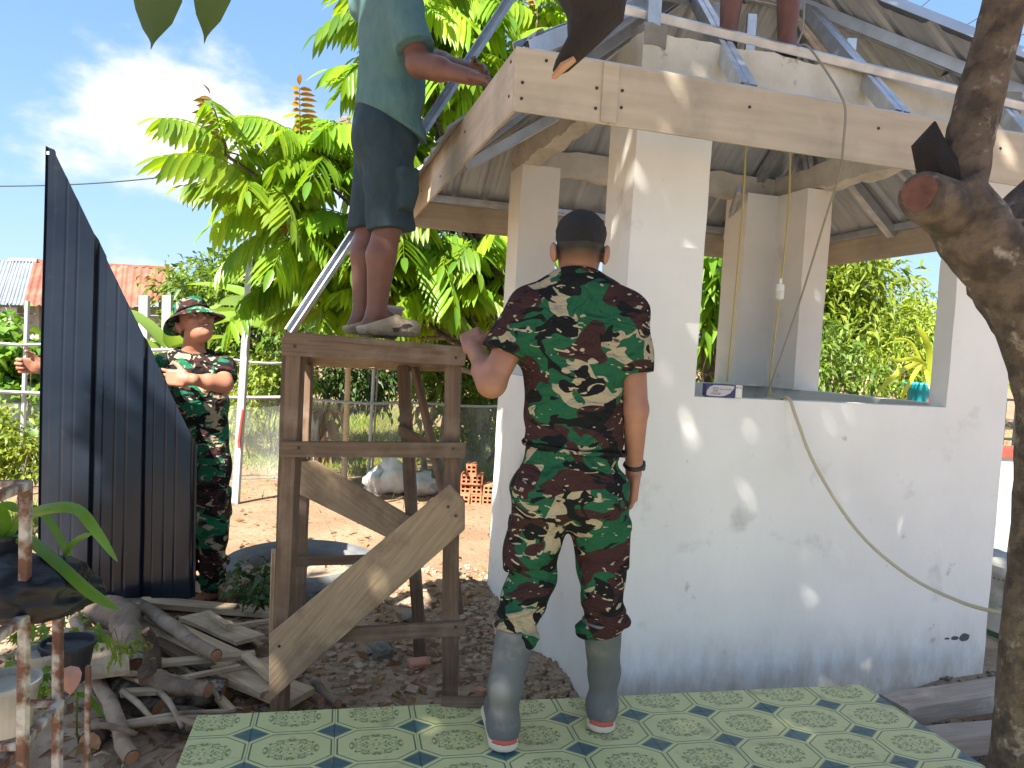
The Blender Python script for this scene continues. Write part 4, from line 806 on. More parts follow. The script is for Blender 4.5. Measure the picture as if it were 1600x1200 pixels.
ts = N(t, 'ShaderNodeBsdfTransparent'); ms = N(t, 'ShaderNodeMixShader'); nz_ = N(t, 'ShaderNodeTexNoise'); nz_.inputs['Scale'].default_value = 3; tcn = N(t, 'ShaderNodeTexCoord'); t.links.new(tcn.outputs['Object'], nz_.inputs[0]); mrn = N(t, 'ShaderNodeMapRange'); mrn.inputs[1].default_value = .3; mrn.inputs[2].default_value = .75; mrn.inputs[3].default_value = .05; mrn.inputs[4].default_value = .32
t.links.new(nz_.outputs[0], mrn.inputs[0]); t.links.new(mrn.outputs[0], ms.inputs[0]); t.links.new(ts.outputs[0], ms.inputs[1]); t.links.new(p.outputs[0], ms.inputs[2]); t.links.new(ms.outputs[0], t.nodes['Material Output'].inputs[0])
mb = MB(); n = 60
for i in range(n+1):
    px = -120+900*i/n; a = fpt(px, .62); b = fpt(px, -.2); w_ = Vector((0, .03*math.sin(i*1.1), 0)); mb.v += [tuple(a+Vector((0, .03, 0))), tuple(a.lerp(b, .5)+w_+Vector((0, .04, 0))), tuple(b+w_*1.6+Vector((0, .05, 0)))]
    if i: k = i*3; mb.f += [(k-3, k, k+1, k-2), (k-2, k+1, k+2, k-1)]; mb.mi += [0, 0]
mb.build('netting', nm, fence, smooth=True)
# ------------------------------------------------------------------ bricks, sacks, tyre, stones
def brick_mesh():
    mb = MB(); w_, d_, h_ = .105, .2, .095; x0, x1, y0, y1, z0, z1 = -w_/2, w_/2, -d_/2, d_/2, 0, h_
    mb.add([(x, y, z) for x in (x0, x1) for y in (y0, y1) for z in (z0, z1)], [(0, 1, 3, 2), (4, 6, 7, 5), (2, 3, 7, 6), (0, 2, 6, 4), (1, 5, 7, 3)])
    gx = [x0, x0+.016, x0+.045, x1-.045, x1-.016, x1]; gzs = [z0, z0+.016, z0+.04, z1-.04, z1-.016, z1]
    for i in range(5):
        for j in range(5):
            q = [(gx[i], y0, gzs[j]), (gx[i+1], y0, gzs[j]), (gx[i+1], y0, gzs[j+1]), (gx[i], y0, gzs[j+1])]
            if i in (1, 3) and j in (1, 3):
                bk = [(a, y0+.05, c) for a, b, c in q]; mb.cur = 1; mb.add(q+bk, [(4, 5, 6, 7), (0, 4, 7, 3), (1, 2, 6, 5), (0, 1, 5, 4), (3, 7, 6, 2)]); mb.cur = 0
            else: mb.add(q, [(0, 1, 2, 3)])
    me = mb.mesh('brick'); me.materials.append(MT['brick']); me.materials.append(MT['holeshade']); return me
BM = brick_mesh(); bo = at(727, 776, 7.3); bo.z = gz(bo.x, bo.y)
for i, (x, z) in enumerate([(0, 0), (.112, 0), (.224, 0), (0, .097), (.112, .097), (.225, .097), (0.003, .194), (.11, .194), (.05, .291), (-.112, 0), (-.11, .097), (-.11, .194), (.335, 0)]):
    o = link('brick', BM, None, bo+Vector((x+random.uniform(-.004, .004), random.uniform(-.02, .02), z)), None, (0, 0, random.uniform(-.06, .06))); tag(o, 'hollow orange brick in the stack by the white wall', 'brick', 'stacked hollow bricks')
def lump(name, c, r, m, seed, parent=None, sub=3, amp=.25, freq=2.2, flat=0.):
    bm = bmesh.new(); bmesh.ops.create_icosphere(bm, subdivisions=sub, radius=1); r = Vector(r)
    for v in bm.verts:
        d = v.co.copy(); k = 1+amp*vnoise(d.x*freq+seed, d.y*freq, d.z*freq)+amp*.45*vnoise(d.x*freq*2.7+seed, d.y*freq*2.7, d.z*freq*2.7+5)
        v.co = Vector((d.x*r.x*k, d.y*r.y*k, max(d.z*r.z*k, -r.z*(1-flat))))
    me = bpy.data.meshes.new(name); bm.to_mesh(me); bm.free(); me.materials.append(m); me.polygons.foreach_set('use_smooth', [True]*len(me.polygons)); return link(name, me, parent, c)
sackm = mat('milky_plastic_sack', (.60, .60, .57), (.40, .40, .37), vs=6, rough=.3, bump=.5, bs=14)
for i, (px, py, rx, rz, lab) in enumerate(((590, 745, .13, .14, 'small milky plastic sack left of the larger ones'), (615, 740, .2, .2, 'bulging milky plastic sack in front of the fence'), (655, 755, .17, .13, 'low milky plastic sack right of the bulging one'))):
    c = at(px, py, 7.6); c.z = gz(c.x, c.y)+rz*.75; tag(lump('plastic_sack', c, (rx, .15, rz), sackm, i*7+2, amp=.35), lab, 'sack', 'plastic sacks by the fence')
# tyre lying half sunk
tcn_ = on(473, 880, -.18); tyb = Vector((tcn_.x, tcn_.y, -.28)); mb = MB(); prof = [(.335, .02), (.33, .07), (.345, .105), (.362, .118), (.372, .114), (.382, .124), (.43, .134), (.442, .130), (.452, .134), (.48, .124), (.505, .098), (.52, .06), (.515, 0), (.50, -.05)]; mb.lathe(prof, tyb, 56)
ty = empty('tyre', tyb, 'old grey tyre lying half sunk in the soil behind the scaffold', 'tyre'); mb.build('tyre_body', MT['rubber'], ty, smooth=True)
lug = MB(); lug.box((0, 0, 0), (.02, .035, .07)); lug = lug.mesh('tread_lug', bev=.004); lug.materials.append(MT['rubber'])
for k in range(44):
    a = k*2*math.pi/44; link('tread_lug', lug, ty, tyb+Vector((.512*math.cos(a), .512*math.sin(a), .055)), None, (0, 0, a))
mb = MB(); mb.lathe([(0, .05), (.2, .06), (.345, .03)], tyb, 24, .05); mb.build('soil_fill', MT['ground'], ty, smooth=True)
def rock(px, py, r, lab, m='stone', seed=0, grp=None, z=None):
    c = on(px, py, -.27); c.z = gz(c.x, c.y)+r[2]*.55; o = lump('stone', c, r, MT[m], seed, sub=3, amp=.38, freq=1.5); o.data.polygons.foreach_set('use_smooth', [False]*len(o.data.polygons)); return tag(o, lab, 'stone', grp)
rock(601, 1020, (.065, .05, .05), 'angular grey stone between the scaffold legs', seed=3); rock(575, 1012, (.035, .03, .018), 'flat stone left of the angular grey stone', seed=9)
rock(640, 965, (.05, .04, .03), 'clod of dry soil near the far scaffold leg', 'stone', 12)
for i, (px, py, s, lab) in enumerate(((655, 1030, (.10, .08, .028), 'flat pink brick piece under the far scaffold leg'), (760, 985, (.03, .03, .02), 'small red brick chip near the raised scaffold side'), (752, 1078, (.05, .04, .03), 'broken red brick chip by the tile edge'), (661, 1052, (.025, .03, .022), 'tiny brown chip in front of the flat brick piece'))):
    c = on(px, py, -.26); c.z = gz(c.x, c.y)+s[2]*.5; mb = MB(); mb.box((0, 0, 0), s); me = mb.mesh('brick_piece', bev=.004); o = link('brick_piece', me, None, c, mat('pale_brick', (.52, .27, .18), (.42, .2, .13), vs=12, rough=.9), (.06, .05, .5+i)); tag(o, lab, 'brick piece')
# ------------------------------------------------------------------ scrap wood heap
heap = 'scrap wood heap at the left'
def scrap(p0, p1, z0, z1, w_, h_, lab, m='plank', up=(0, 0, 1), name='plank'):
    a, b = on(*p0, z0), on(*p1, z1); o = beam(name, a, b, w_, h_, MT[m], None, up=up, rough=.0025, seg=10); return tag(o, lab, 'plank', heap)
scrap((205, 938), (432, 958), -.235, -.235, .10, .03, 'long clean plank that the soldier with the roof sheet stands on')
scrap((300, 962), (392, 1000), -.22, -.15, .14, .018, 'wide pale board on the heap below the sandals')
scrap((200, 965), (425, 1080), -.20, -.20, .11, .022, 'long grey plank slanting down to the scaffold leg')
scrap((235, 962), (428, 1052), -.16, -.19, .07, .02, 'narrow plank beside the long grey one')
scrap((250, 1036), (398, 1022), -.13, -.15, .05, .018, 'short thin board lying crosswise on the heap')
scrap((352, 1046), (470, 1092), -.20, -.22, .16, .03, 'thick board ending at the scaffold foot')
scrap((345, 1050), (440, 1030), -.19, -.19, .06, .02, 'small plank wedged beside the scaffold leg')
scrap((168, 1000), (165, 1056), -.20, -.14, .17, .018, 'broad pale board tilted beside the black pot')
scrap((300, 985), (420, 1030), -.24, -.24, .12, .02, 'plank half hidden under the wide pale board', 'oldwood')
scrap((240, 1000), (330, 1045), -.19, -.2, .06, .02, 'grey batten under the round peeled log', 'oldwood')
def log(px, r, lab, m='logbark', n=12, name='log', cut=True, grp=heap):
    P = [on(x, y, z) for x, y, z in px]; base = P[0].copy(); t = empty(name, base, lab, 'log', grp); mb = MB(); sd = hsh(px[0][0])*20
    Q = []; rr = []
    for i in range(len(P)-1):
        for k in range(4): Q.append(P[i].lerp(P[i+1], k/4)); rr.append((r[i]+(r[i+1]-r[i])*k/4))
    Q.append(P[-1]); rr.append(r[-1]); rr = [x*(1+.1*vnoise(i*.9+sd, 3)) for i, x in enumerate(rr)]
    Q = [q+Vector((vnoise(i*.7+sd, 1), vnoise(i*.7+sd, 2), vnoise(i*.7+sd, 5)))*.012 for i, q in enumerate(Q)]
    mb.tube(Q, rr, n, cap=not cut, sq=lambda i, j: 1+.12*vnoise(i*.8+sd, j*.8)); mb.build('bark', MT[m], t, smooth=True)
    if cut:
        for e_, d, ra in ((Q[0], (Q[0]-Q[1]).normalized(), rr[0]), (Q[-1], (Q[-1]-Q[-2]).normalized(), rr[-1])):
            m3 = frame(d); mb = MB(); mb.add([e_+(m3 @ Vector((0, math.cos(k*math.pi/5)*ra*.97, math.sin(k*math.pi/5)*ra*.97)))+d*.001 for k in range(10)], [tuple(range(10))]); mb.build('cut_end', MT['cutwood'] if m != 'barkd' else MT['logbark'], t)
    return t
log([(195, 930, -.2), (260, 975, -.12), (332, 1022, -.08)], [.036, .034, .027], 'round peeled log lying across the planks')
log([(130, 942, -.22), (190, 965, -.15), (206, 1000, -.14), (215, 1042, -.2)], [.07, .075, .06, .05], 'thick grey crooked root at the top of the heap')
log([(230, 985, .02), (234, 1020, -.08), (236, 1060, -.16)], [.02, .03, .045], 'brown splintered branch stub standing in the heap', 'bark')
log([(232, 1060, -.17), (270, 1072, -.16), (322, 1082, -.15)], [.045, .036, .028], 'broken pink-brown branch pointing at the tiles', 'logbark')
log([(112, 950, -.2), (130, 1000, -.2)], [.03, .025], 'pale stick leaning left of the crooked root', 'logbark')
log([(148, 1052, -.2), (175, 1110, -.22), (202, 1182, -.24)], [.026, .03, .03], 'straight pale log pointing at the bottom edge')
log([(165, 1075, -.26), (250, 1115, -.26)], [.06, .05], 'dark log in the shade of the heap', 'bark'); log([(255, 1125, -.25), (330, 1130, -.25)], [.05, .045], 'short log lying beside the tile corner', 'bark')
log([(265, 1090, -.24), (350, 1085, -.24)], [.06, .06], 'fat dark log behind the tile corner', 'bark'); log([(140, 1165, -.28), (185, 1130, -.28)], [.045, .035], 'stubby piece of bark in the litter', 'bark')
log([(345, 930, -.22), (395, 895, -.14)], [.045, .06], 'grey forked trunk piece beside the tyre'); log([(460, 1075, -.24), (500, 1098, -.26)], [.022, .02], 'small round stick beside the scaffold foot'); log([(490, 1065, -.26), (525, 1100, -.26)], [.02, .018], 'thin pinkish stick at the tile edge')
# right side planks by the wall
def rp(p0, p1, z, w_, h_, lab):
    a, b = on(*p0, z), on(*p1, z); tag(beam('timber', a, b, w_, h_, MT['rtimber'], None, rough=.003, seg=10), lab, 'timber', 'timbers right of the terrace')
MT['rtimber'] = woodmat('grey_brown_timber', (.36, .29, .235), (.25, .19, .15), c3=(.45, .40, .35))
rp((1395, 1110), (1640, 1070), -.04, .13, .07, 'thick timber lying against the foot of the white wall'); rp((1440, 1162), (1660, 1140), -.05, .10, .07, 'nearer grey timber beside the tile corner')
mb = MB(); rsn = np.random.RandomState(31)
for i in range(420):
    x = rsn.uniform(1.3, 2.6); y = rsn.uniform(2.5, 3.5); s = rsn.uniform(.006, .022); mb.box((x, y, gz(x, y)+s*.3), (s*1.4, s, s*.8), Matrix.Rotation(rsn.uniform(0, 3), 3, 'Z') @ Matrix.Rotation(rsn.uniform(-.5, .5), 3, 'X'))
tag(mb.build('rubble', MT['stone']), 'loose rubble along the foot of the wall by the timbers', 'rubble', kind='stuff')
# ------------------------------------------------------------------ loose litter: leaves, chips and pebbles nobody could count
rsn = np.random.RandomState(33); n = 2600; x = np.concatenate([rsn.uniform(-2.6, -.95, 1500), rsn.uniform(-1.2, .3, 700), rsn.uniform(-3, 0, 400)]); y = np.concatenate([rsn.uniform(1.6, 4.4, 1500), rsn.uniform(2.75, 5, 700), rsn.uniform(4.5, 8, 400)])
P = np.stack([x, y, [gz(a, b)+.006 for a, b in zip(x, y)]], 1); D = rsn.normal(size=(n, 3)); D[:, 2] *= .25
V, F = leaf_cloud(rsn, P, D, rsn.uniform(.03, .10, n), .4, .1, .05); tag(link('leaf_litter', npmesh('leaf_litter', V, F, LF['dry'])), 'dry brown leaf litter scattered on the soil', 'litter', kind='stuff')
mb = MB()
for i in range(1500):
    x = rsn.uniform(-1.3, .45); y = rsn.uniform(2.7, 5.2); s = rsn.uniform(.005, .024)*(1 if rsn.random() > .06 else 2); mb.box((x, y, gz(x, y)+s*.25), (s*1.4, s, s*.7), Matrix.Rotation(rsn.uniform(0, 3), 3, 'Z') @ Matrix.Rotation(rsn.uniform(-.5, .5), 3, 'X'))
for i in range(900):                                   # heaped against the left wall
    f = rsn.random(); q = B(.593-abs(rsn.normal(0, .16)), .37+1.6*f, 0); s = rsn.uniform(.008, .03); mb.box((q.x, q.y, gz(q.x, q.y)+s*.3), (s*1.3, s, s*.8), Matrix.Rotation(rsn.uniform(0, 3), 3, 'Z') @ Matrix.Rotation(rsn.uniform(-.5, .5), 3, 'X'))
tag(mb.build('soil_clods', mat('dry_clod', (.42, .32, .225), (.29, .215, .15), vs=9, rough=.95)), 'small clods and pebbles over the dug soil', 'soil', kind='stuff')
# ------------------------------------------------------------------ rusty plant rack, pots and plants at the left edge
rk = at(40, 1180, 1.72); rk.z = -.22; rack = empty('plant_rack', rk, 'rusty peeling steel plant rack at the left edge', 'plant rack')
def rb(p0, p1, w_=.02, name='bar'): beam(name, at(*p0), at(*p1), w_, w_, MT['rust'], rack, bev=.002)
rb((41, 752, 1.7), (34, 1260, 1.7), .021, 'post'); rb((91, 940, 2.0), (89, 1260, 2.0), .022, 'post'); rb((138, 1040, 2.05), (135, 1260, 2.05), .013, 'post')
rb((-40, 790, 1.45), (44, 757, 1.7)); rb((-60, 757, 1.72), (42, 755, 1.72), .016); rb((-60, 1030, 1.45), (40, 965, 1.7), .022); rb((-40, 1240, 1.6), (95, 1098, 1.98), .02); rb((30, 1100, 1.9), (90, 1098, 2.0), .018); rb((-60, 1170, 1.8), (36, 1165, 1.72), .018); rb((-60, 960, 1.72), (40, 962, 1.72), .018)
def pot(px, py, Y, r, h, m, lab, name='plant_pot'):
    c = at(px, py, Y); mb = MB(); mb.lathe([(.001, .004), (r*.72, .004), (r*.76, 0), (r, h*.9), (r*1.07, h*.9), (r*1.07, h), (r*.98, h), (r*.95, h*.86), (.001, h*.84)], c, 28)
    return tag(mb.build(name, MT[m], smooth=False), lab, 'pot'), c
o, c = pot(104, 1062, 2.35, .077, .125, 'pot', 'empty round black plastic pot behind the rusty bars')
o, c1 = pot(2, 893, 1.85, .062, .10, 'pot', 'black pot holding the long strap leaves')
o, c2 = pot(8, 1140, 2.0, .08, .14, 'wpot', 'pale dirty pot low in the rack'); o, c3 = pot(60, 1075, 2.3, .06, .12, 'wpot', 'pale plastic pot beside the empty black one')
# black bag resting on the rack
bgc = at(42, 918, 1.78); o = lump('plastic_bag', bgc, (.165, .11, .080), MT['bag'], 4, sub=5, amp=.16, freq=1.9, flat=.12); tag(o, 'crumpled black plastic bag lying on the rack', 'plastic bag')
def strap(pts, wd, parent, m, nrm=None):
    P = [at(*p) for p in pts]; n = len(P); Q = []
    for i in range(n-1):
        for k in range(5):
            t = k/5; p0, p1, p2, p3 = P[max(0, i-1)], P[i], P[i+1], P[min(n-1, i+2)]
            Q.append(.5*((2*p1)+(p2-p0)*t+(2*p0-5*p1+4*p2-p3)*t*t+(3*p1-p0-3*p2+p3)*t**3))
    Q.append(P[-1]); mb = MB(); N_ = len(Q)
    for i, c in enumerate(Q):
        t = (Q[min(i+1, N_-1)]-Q[max(0, i-1)]).normalized(); vd = (c-Vector((0, 0, CAMZ))).normalized(); s = t.cross(vd).normalized(); s = (s+vd*.45).normalized(); nr = s.cross(t); f = i/(N_-1)
        hw = wd*.5*(min(1, .45+f*2))*(1-max(0, (f-.72)/.28)**2*.95); mb.v += [tuple(c-s*hw), tuple(c-nr*hw*.28), tuple(c+s*hw)]
        if i: k = i*3; mb.f += [(k-3, k-2, k+1, k), (k-2, k-1, k+2, k+1)]; mb.mi += [0, 0]
    return mb.build('leaf', m, parent, smooth=True)
sp_ = empty('strap_leaf_plant', c1+Vector((0, 0, .085)), 'potted plant with long arching strap leaves in front of the black sheet', 'plant')
for pts, wd in (([(5, 850, 1.85), (35, 812, 1.8), (75, 795, 1.75), (120, 796, 1.72), (150, 830, 1.7), (184, 878, 1.7)], .034), ([(5, 855, 1.85), (40, 842, 1.8), (90, 880, 1.75), (140, 925, 1.72), (186, 953, 1.7)], .036), ([(3, 850, 1.86), (40, 798, 1.85), (70, 805, 1.85), (98, 850, 1.86), (116, 885, 1.88)], .026), ([(100, 868, 1.8), (118, 845, 1.78), (146, 832, 1.76)], .018), ([(0, 850, 1.85), (10, 815, 1.8), (-10, 790, 1.7), (-60, 800, 1.6)], .03), ([(-5, 850, 1.87), (20, 835, 1.9), (38, 815, 1.95), (60, 798, 2.0)], .022), ([(0, 845, 1.86), (-5, 800, 1.86), (15, 790, 1.9), (28, 800, 1.9)], .03)):
    strap(pts, wd*.8, sp_, LF['strap'])
# caladium with a pink leaf
cb_ = on(120, 1150, -.26); cal = empty('caladium', cb_, 'caladium with a pink heart-shaped leaf by the rusty posts', 'plant')
hl = MB(); c = at(110, 1062, 2.2); rw = [(-.5, .0), (-.42, .30), (-.2, .42), (.1, .36), (.35, .2), (.55, .0)]
top = Vector((-.02, 0, 1)).normalized(); sid = Vector((.9, .42, 0)).normalized(); sc_ = .085
pts = [c-top*(f*sc_)+sid*(w_*sc_*.85) for f, w_ in rw]+[c-top*(f*sc_)-sid*(w_*sc_*.85) for f, w_ in rw[::-1][1:-1]]+[]
hl.add(pts+[c-Vector((0, .012, -.01))], [(i, (i+1) % len(pts), len(pts)) for i in range(len(pts))]); hl.build('leaf', LF['pink'], cal)
mb = MB(); mb.tube([c+top*.03, at(120, 1090, 2.24), cb_], .004, 5); mb.build('stalk', LF['strap'], cal)
strap([(160, 1120, 2.6), (140, 1090, 2.55), (120, 1085, 2.5)], .02, cal, LF['strap'])
tree('weeds', 'small green weeds growing under the plant rack', on(70, 1060, -.28), [bl(75, 985, 2.5, .10, .06, .05), bl(60, 1040, 2.4, .08, .06, .05), bl(20, 1080, 2.2, .09, .06, .08), bl(100, 1000, 2.7, .1, .1, .04), bl(60, 1075, 2.4, .06, .05, .02)], 330, .045, LF['veg'], 61, .004, cat='weeds', stems=4, wr=.6)
tree('weeds', 'sprig of compound green leaves growing out of the scrap heap', on(190, 1030, -.25), [bl(165, 1000, 2.95, .08, .05, .015), bl(190, 1010, 2.95, .07, .05, .012), bl(215, 1018, 2.95, .05, .04, .01)], 110, .032, LF['lite'], 62, .003, cat='weeds', stems=1, wr=.55)
tree('weeds', 'dark leafy weeds beside the tyre', on(395, 925, -.27), [bl(390, 905, 4.0, .10, .08, .05), bl(400, 925, 3.8, .1, .08, .04)], 240, .05, LF['dark'], 63, .003, cat='weeds', stems=2, wr=.6)
# ------------------------------------------------------------------ right edge: bucket on a block, railing wall, road, potted plant behind
bk = at(1578, 992, 3.95); bkt = empty('bucket', bk, 'dirty white and green paint bucket on a concrete block behind the trunk', 'bucket'); mb = MB(); mb.lathe([(.001, .005), (.115, .005), (.125, 0), (.138, .18)], bk, 32); mb.build('lower_shell', mat('green_painted_plastic', (.12, .33, .17), (.30, .42, .33), vs=7, rough=.6, c3=(.45, .45, .4), v3=6), bkt, smooth=True)
mb = MB(); mb.lathe([(.139, .18), (.148, .33), (.156, .335), (.157, .375), (.15, .38), (.146, .34), (.13, .03)], bk, 32); mb.build('upper_shell', mat('dirty_white_plastic', (.60, .58, .52), (.46, .43, .37), vs=9, rough=.55, c3=(.30, .27, .23), v3=7), bkt, smooth=True)
mb = MB()
for k in range(40):
    a = k*2*math.pi/40; mb.box(bk+Vector((.1475*math.cos(a), .1475*math.sin(a), .315)), (.004, .008, .012), Matrix.Rotation(a, 3, 'Z'))
mb.build('rim_notches', MT['stone'], bkt)
mb = MB(); ring = []
for k in range(20):
    a = k*2*math.pi/20; an = -1.72+.13*math.cos(a); ring.append(bk+Vector((.1465*math.cos(an), .1465*math.sin(an), .245+.032*math.sin(a))))
mb.add(ring, [tuple(range(20))]); mb.build('emblem', mat('red_print', (.45, .16, .1), rough=.6), bkt)
bc = at(1577, 1022, 3.95); zt_ = bk.z; zb_ = gz(bc.x, bc.y)-.05; mb = MB(); mb.box((bk.x+.03, bk.y, (zt_+zb_)/2-.002), (.32, .30, zt_-zb_)); tag(mb.build('concrete_block', MT['cement'], bev=.012), 'raw grey concrete block under the paint bucket', 'concrete block')
rd = MB(); rd.add([(3.2, 5.2, -.04), (14, 6.4, -.02), (14, 9.4, .02), (3.0, 8.2, -.02)], [(0, 1, 2, 3)]); o = rd.build('road', mat('pale_asphalt', (.33, .32, .31), (.26, .25, .24), vs=4, rough=.9, bump=.2)); tag(o, kind='structure')
wb_ = at(1610, 770, 9.2); wb_.z = gz(wb_.x, wb_.y); rw_ = empty('railing_wall', wb_, 'low rendered wall with red coping and dark iron railing at the right edge', 'wall')
def rwp(x, z): return Vector((wb_.x+x, wb_.y+x*.18, z))
beam('wall', rwp(-1.2, -.15+wb_.z*.0), rwp(5, -.15), .15, .9, MT['beamp'], rw_); zc_ = .30; beam('coping', rwp(-1.25, .36), rwp(5, .36), .22, .12, MT['redp'], rw_)
for z in (.52, 1.0): beam('rail', rwp(-1.2, z), rwp(5, z), .025, .03, MT['iron'], rw_)
for k in range(44): beam('baluster', rwp(-1.15+k*.14, .44), rwp(-1.15+k*.14, 1.0), .016, .016, MT['iron'], rw_, bev=0)
for k in (0, 2, 4): beam('post', rwp(-1.2+k*1.2, .40), rwp(-1.2+k*1.2, 1.12), .05, .05, MT['iron'], rw_)
pc = at(1436, 655, 6.4); pb = empty('flower_pot', Vector((pc.x, pc.y, gz(pc.x, pc.y))), 'turquoise and red painted planter behind the window sill', 'planter'); zz = at(1436, 640, 6.4).z; top_ = at(1436, 598, 6.4).z; h_ = top_-zz
mb = MB(); mb.lathe([(.02, -.9), (.10, -.9), (.085, -.02), (.115, h_*.7), (.135, h_*.72), (.135, h_*.9), (.14, h_*.92), (.14, h_), (.12, h_), (.1, h_*.8)], Vector((pc.x, pc.y, zz)), 26); mb.build('shell', MT['teal'], pb, smooth=True)
mb = MB(); mb.lathe([(.06, -.9), (.12, -.85), (.10, h_*.45)], Vector((pc.x+.075, pc.y-.03, zz)), 18, .05); mb.build('red_side', MT['redp'], pb, smooth=True)
yp = empty('yellow_strap_plant', Vector((pc.x, pc.y, top_)), 'yellow-green strap-leaved plant in the turquoise planter', 'plant')
for pts, wd in (([(1452, 598, 6.4), (1452, 555, 6.35), (1446, 530, 6.3), (1432, 508, 6.3)], .085), ([(1452, 596, 6.4), (1440, 565, 6.3), (1420, 555, 6.3), (1412, 550, 6.25)], .05), ([(1450, 598, 6.4), (1430, 563, 6.2), (1405, 563, 6.1), (1388, 562, 6.1)], .05), ([(1450, 598, 6.4), (1435, 570, 6.2), (1400, 585, 6.0), (1366, 620, 5.9)], .07), ([(1452, 598, 6.4), (1440, 572, 6.2), (1420, 600, 6.0), (1408, 625, 6.0)], .06), ([(1450, 598, 6.4), (1446, 578, 6.2), (1452, 600, 6.05), (1460, 618, 6)], .05), ([(1450, 596, 6.4), (1475, 560, 6.3), (1500, 545, 6.3)], .06), ([(1450, 596, 6.4), (1425, 537, 6.4), (1395, 530, 6.4)], .045)):
    strap(pts, wd*.62, yp, LF['yel'])
# ------------------------------------------------------------------ cables and small things on the guard post
def cable(pts, r, m, lab, name='cable', pre=None):
    P = [at(*p) if len(p) == 3 and not isinstance(p, Vector) else p for p in pts]; Q = []; n = len(P)
    for i in range(n-1):
        for k in range(6):
            t = k/6; p0, p1, p2, p3 = P[max(0, i-1)], P[i], P[i+1], P[min(n-1, i+2)]
            Q.append(.5*((2*p1)+(p2-p0)*t+(2*p0-5*p1+4*p2-p3)*t*t+(3*p1-p0-3*p2+p3)*t**3))
    Q.append(P[-1]); mb = MB(); mb.tube(Q, r, 6); return tag(mb.build(name, m, smooth=True), lab, 'cable')
cable([(1258, -20, 3.2), (1254, 45, 3.1), (1246, 70, 3.02), (1262, 72, 2.9), (1290, 110, 2.75), (1314, 150, 2.63), (1321, 175, 2.62), (1318, 220, 2.62), (1312, 270, 2.8), (1290, 340, 3.0), (1250, 470, 3.22), (1210, 585, 3.32), (1196, 620, 3.34)], .0045, MT['greyc'], 'brown cord running from the roof over the fascia down to the sill')
cable([(1196, 622, 3.25), (1215, 624, 3.22), (1232, 622, 3.14), (1245, 655, 3.10), (1275, 730, 3.06), (1340, 830, 3.0), (1420, 900, 2.9), (1500, 940, 2.75), (1560, 957, 2.55), (1600, 965, 2.30), (1680, 960, 2.2)], .0075, MT['cable'], 'cream cable sagging from the window sill to the tree trunk')
cable([(1166, 215, 3.5), (1160, 330, 3.5), (1148, 470, 3.5), (1136, 596, 3.45)], .0045, MT['yellowc'], 'yellowish cord hanging left of the inner pillar')
hc = cable([(1235, 225, 3.6), (1232, 330, 3.6), (1222, 430, 3.6), (1214, 500, 3.6), (1203, 600, 3.55), (1208, 622, 3.4)], .0045, MT['yellowc'], 'yellow cord with a white connector hanging in front of the inner corner')
mb = MB(); a = at(1219, 445, 3.59); b = at(1217.5, 467, 3.59); mb.tube([a+Vector((0, 0, .03)), a+Vector((0, 0, .005)), a, a.lerp(b, .48), a.lerp(b, .5), a.lerp(b, .55), b, b-Vector((0, 0, .008))], [.006, .010, .02, .021, .018, .021, .02, .008], 12); mb.build('connector', MT['plastic'], hc)
# box of screws on the sill, with its print
ba, bb = at(1101.5, 616, 3.06), at(1149, 619, 3.06); d = (bb-ba); d.z = 0; d.normalize(); zt0 = at(1102, 597, 3.06).z; zs0 = ZS+.003; Lb = .123; hb = .052
bx_ = empty('carton', Vector((ba.x, ba.y, zs0)), 'small navy and white carton standing on the left end of the window sill', 'carton'); RB = frame(d)
mb = MB(); mb.box((0, 0, 0), (Lb, .05, hb)); me = mb.mesh('box_body', bev=.001)
navy_ = mat('navy_print', (.02, .03, .14), rough=.4); me.materials.append(navy_); nrm_ = Vector((d.y, -d.x, 0)); cen = Vector((ba.x, ba.y, zs0))+d*(Lb/2)-nrm_*.02+Vector((0, 0, hb/2)); link('box_body', me, bx_, cen, None, RB)
fr = cen+nrm_*.0262
pts = [(-.058, -.020), (-.056, -.002), (-.045, .014), (-.028, .022), (.055, .022), (.054, .012), (.04, -.008), (.018, -.020), (.0, -.0235), (-.045, -.0235)]
mb = MB(); mb.add([fr+d*x+Vector((0, 0, y)) for x, y in pts], [tuple(range(len(pts)))]); mb.build('label', mat('white_print', (.55, .50, .52), rough=.4), bx_)
sidec = cen+d*(Lb/2); mb = MB(); mb.box(sidec+d*.0135-nrm_*0, (.0265, .0495, hb*.97), RB); mb.build('end_flap', MT['plastic'], bx_)
def text(s, size, pos, m, parent):
    cu = bpy.data.curves.new('lettering', 'FONT'); cu.body = s; cu.size = size; cu.extrude = 0; cu.align_x = 'CENTER'
    tmp = bpy.data.objects.new('tmp', cu); C.objects.link(tmp); bpy.context.view_layer.update(); me = bpy.data.meshes.new_from_object(tmp.evaluated_get(bpy.context.evaluated_depsgraph_get())); bpy.data.objects.remove(tmp)
    me.materials.append(m); me.name = 'lettering'; rot = Matrix((d, Vector((0, 0, 1)), nrm_)).transposed(); link('lettering', me, parent, pos, None, rot)
blk = mat('black_print', (.015, .015, .02), rough=.5)
for s, sz, x, z in (('RTD', .012, -.021, .005), ('DEP', .012, -.021, -.0055), ('VYNCER', .011, -.02, -.0165), ('Screws Roofing', .008, .02, .004)): text(s, sz, fr+nrm_*.0006+d*x+Vector((0, 0, z)), blk, bx_)
text('RTD', .012, sidec+d*.0135+nrm_*.0256+Vector((0, 0, .012)), blk, bx_)
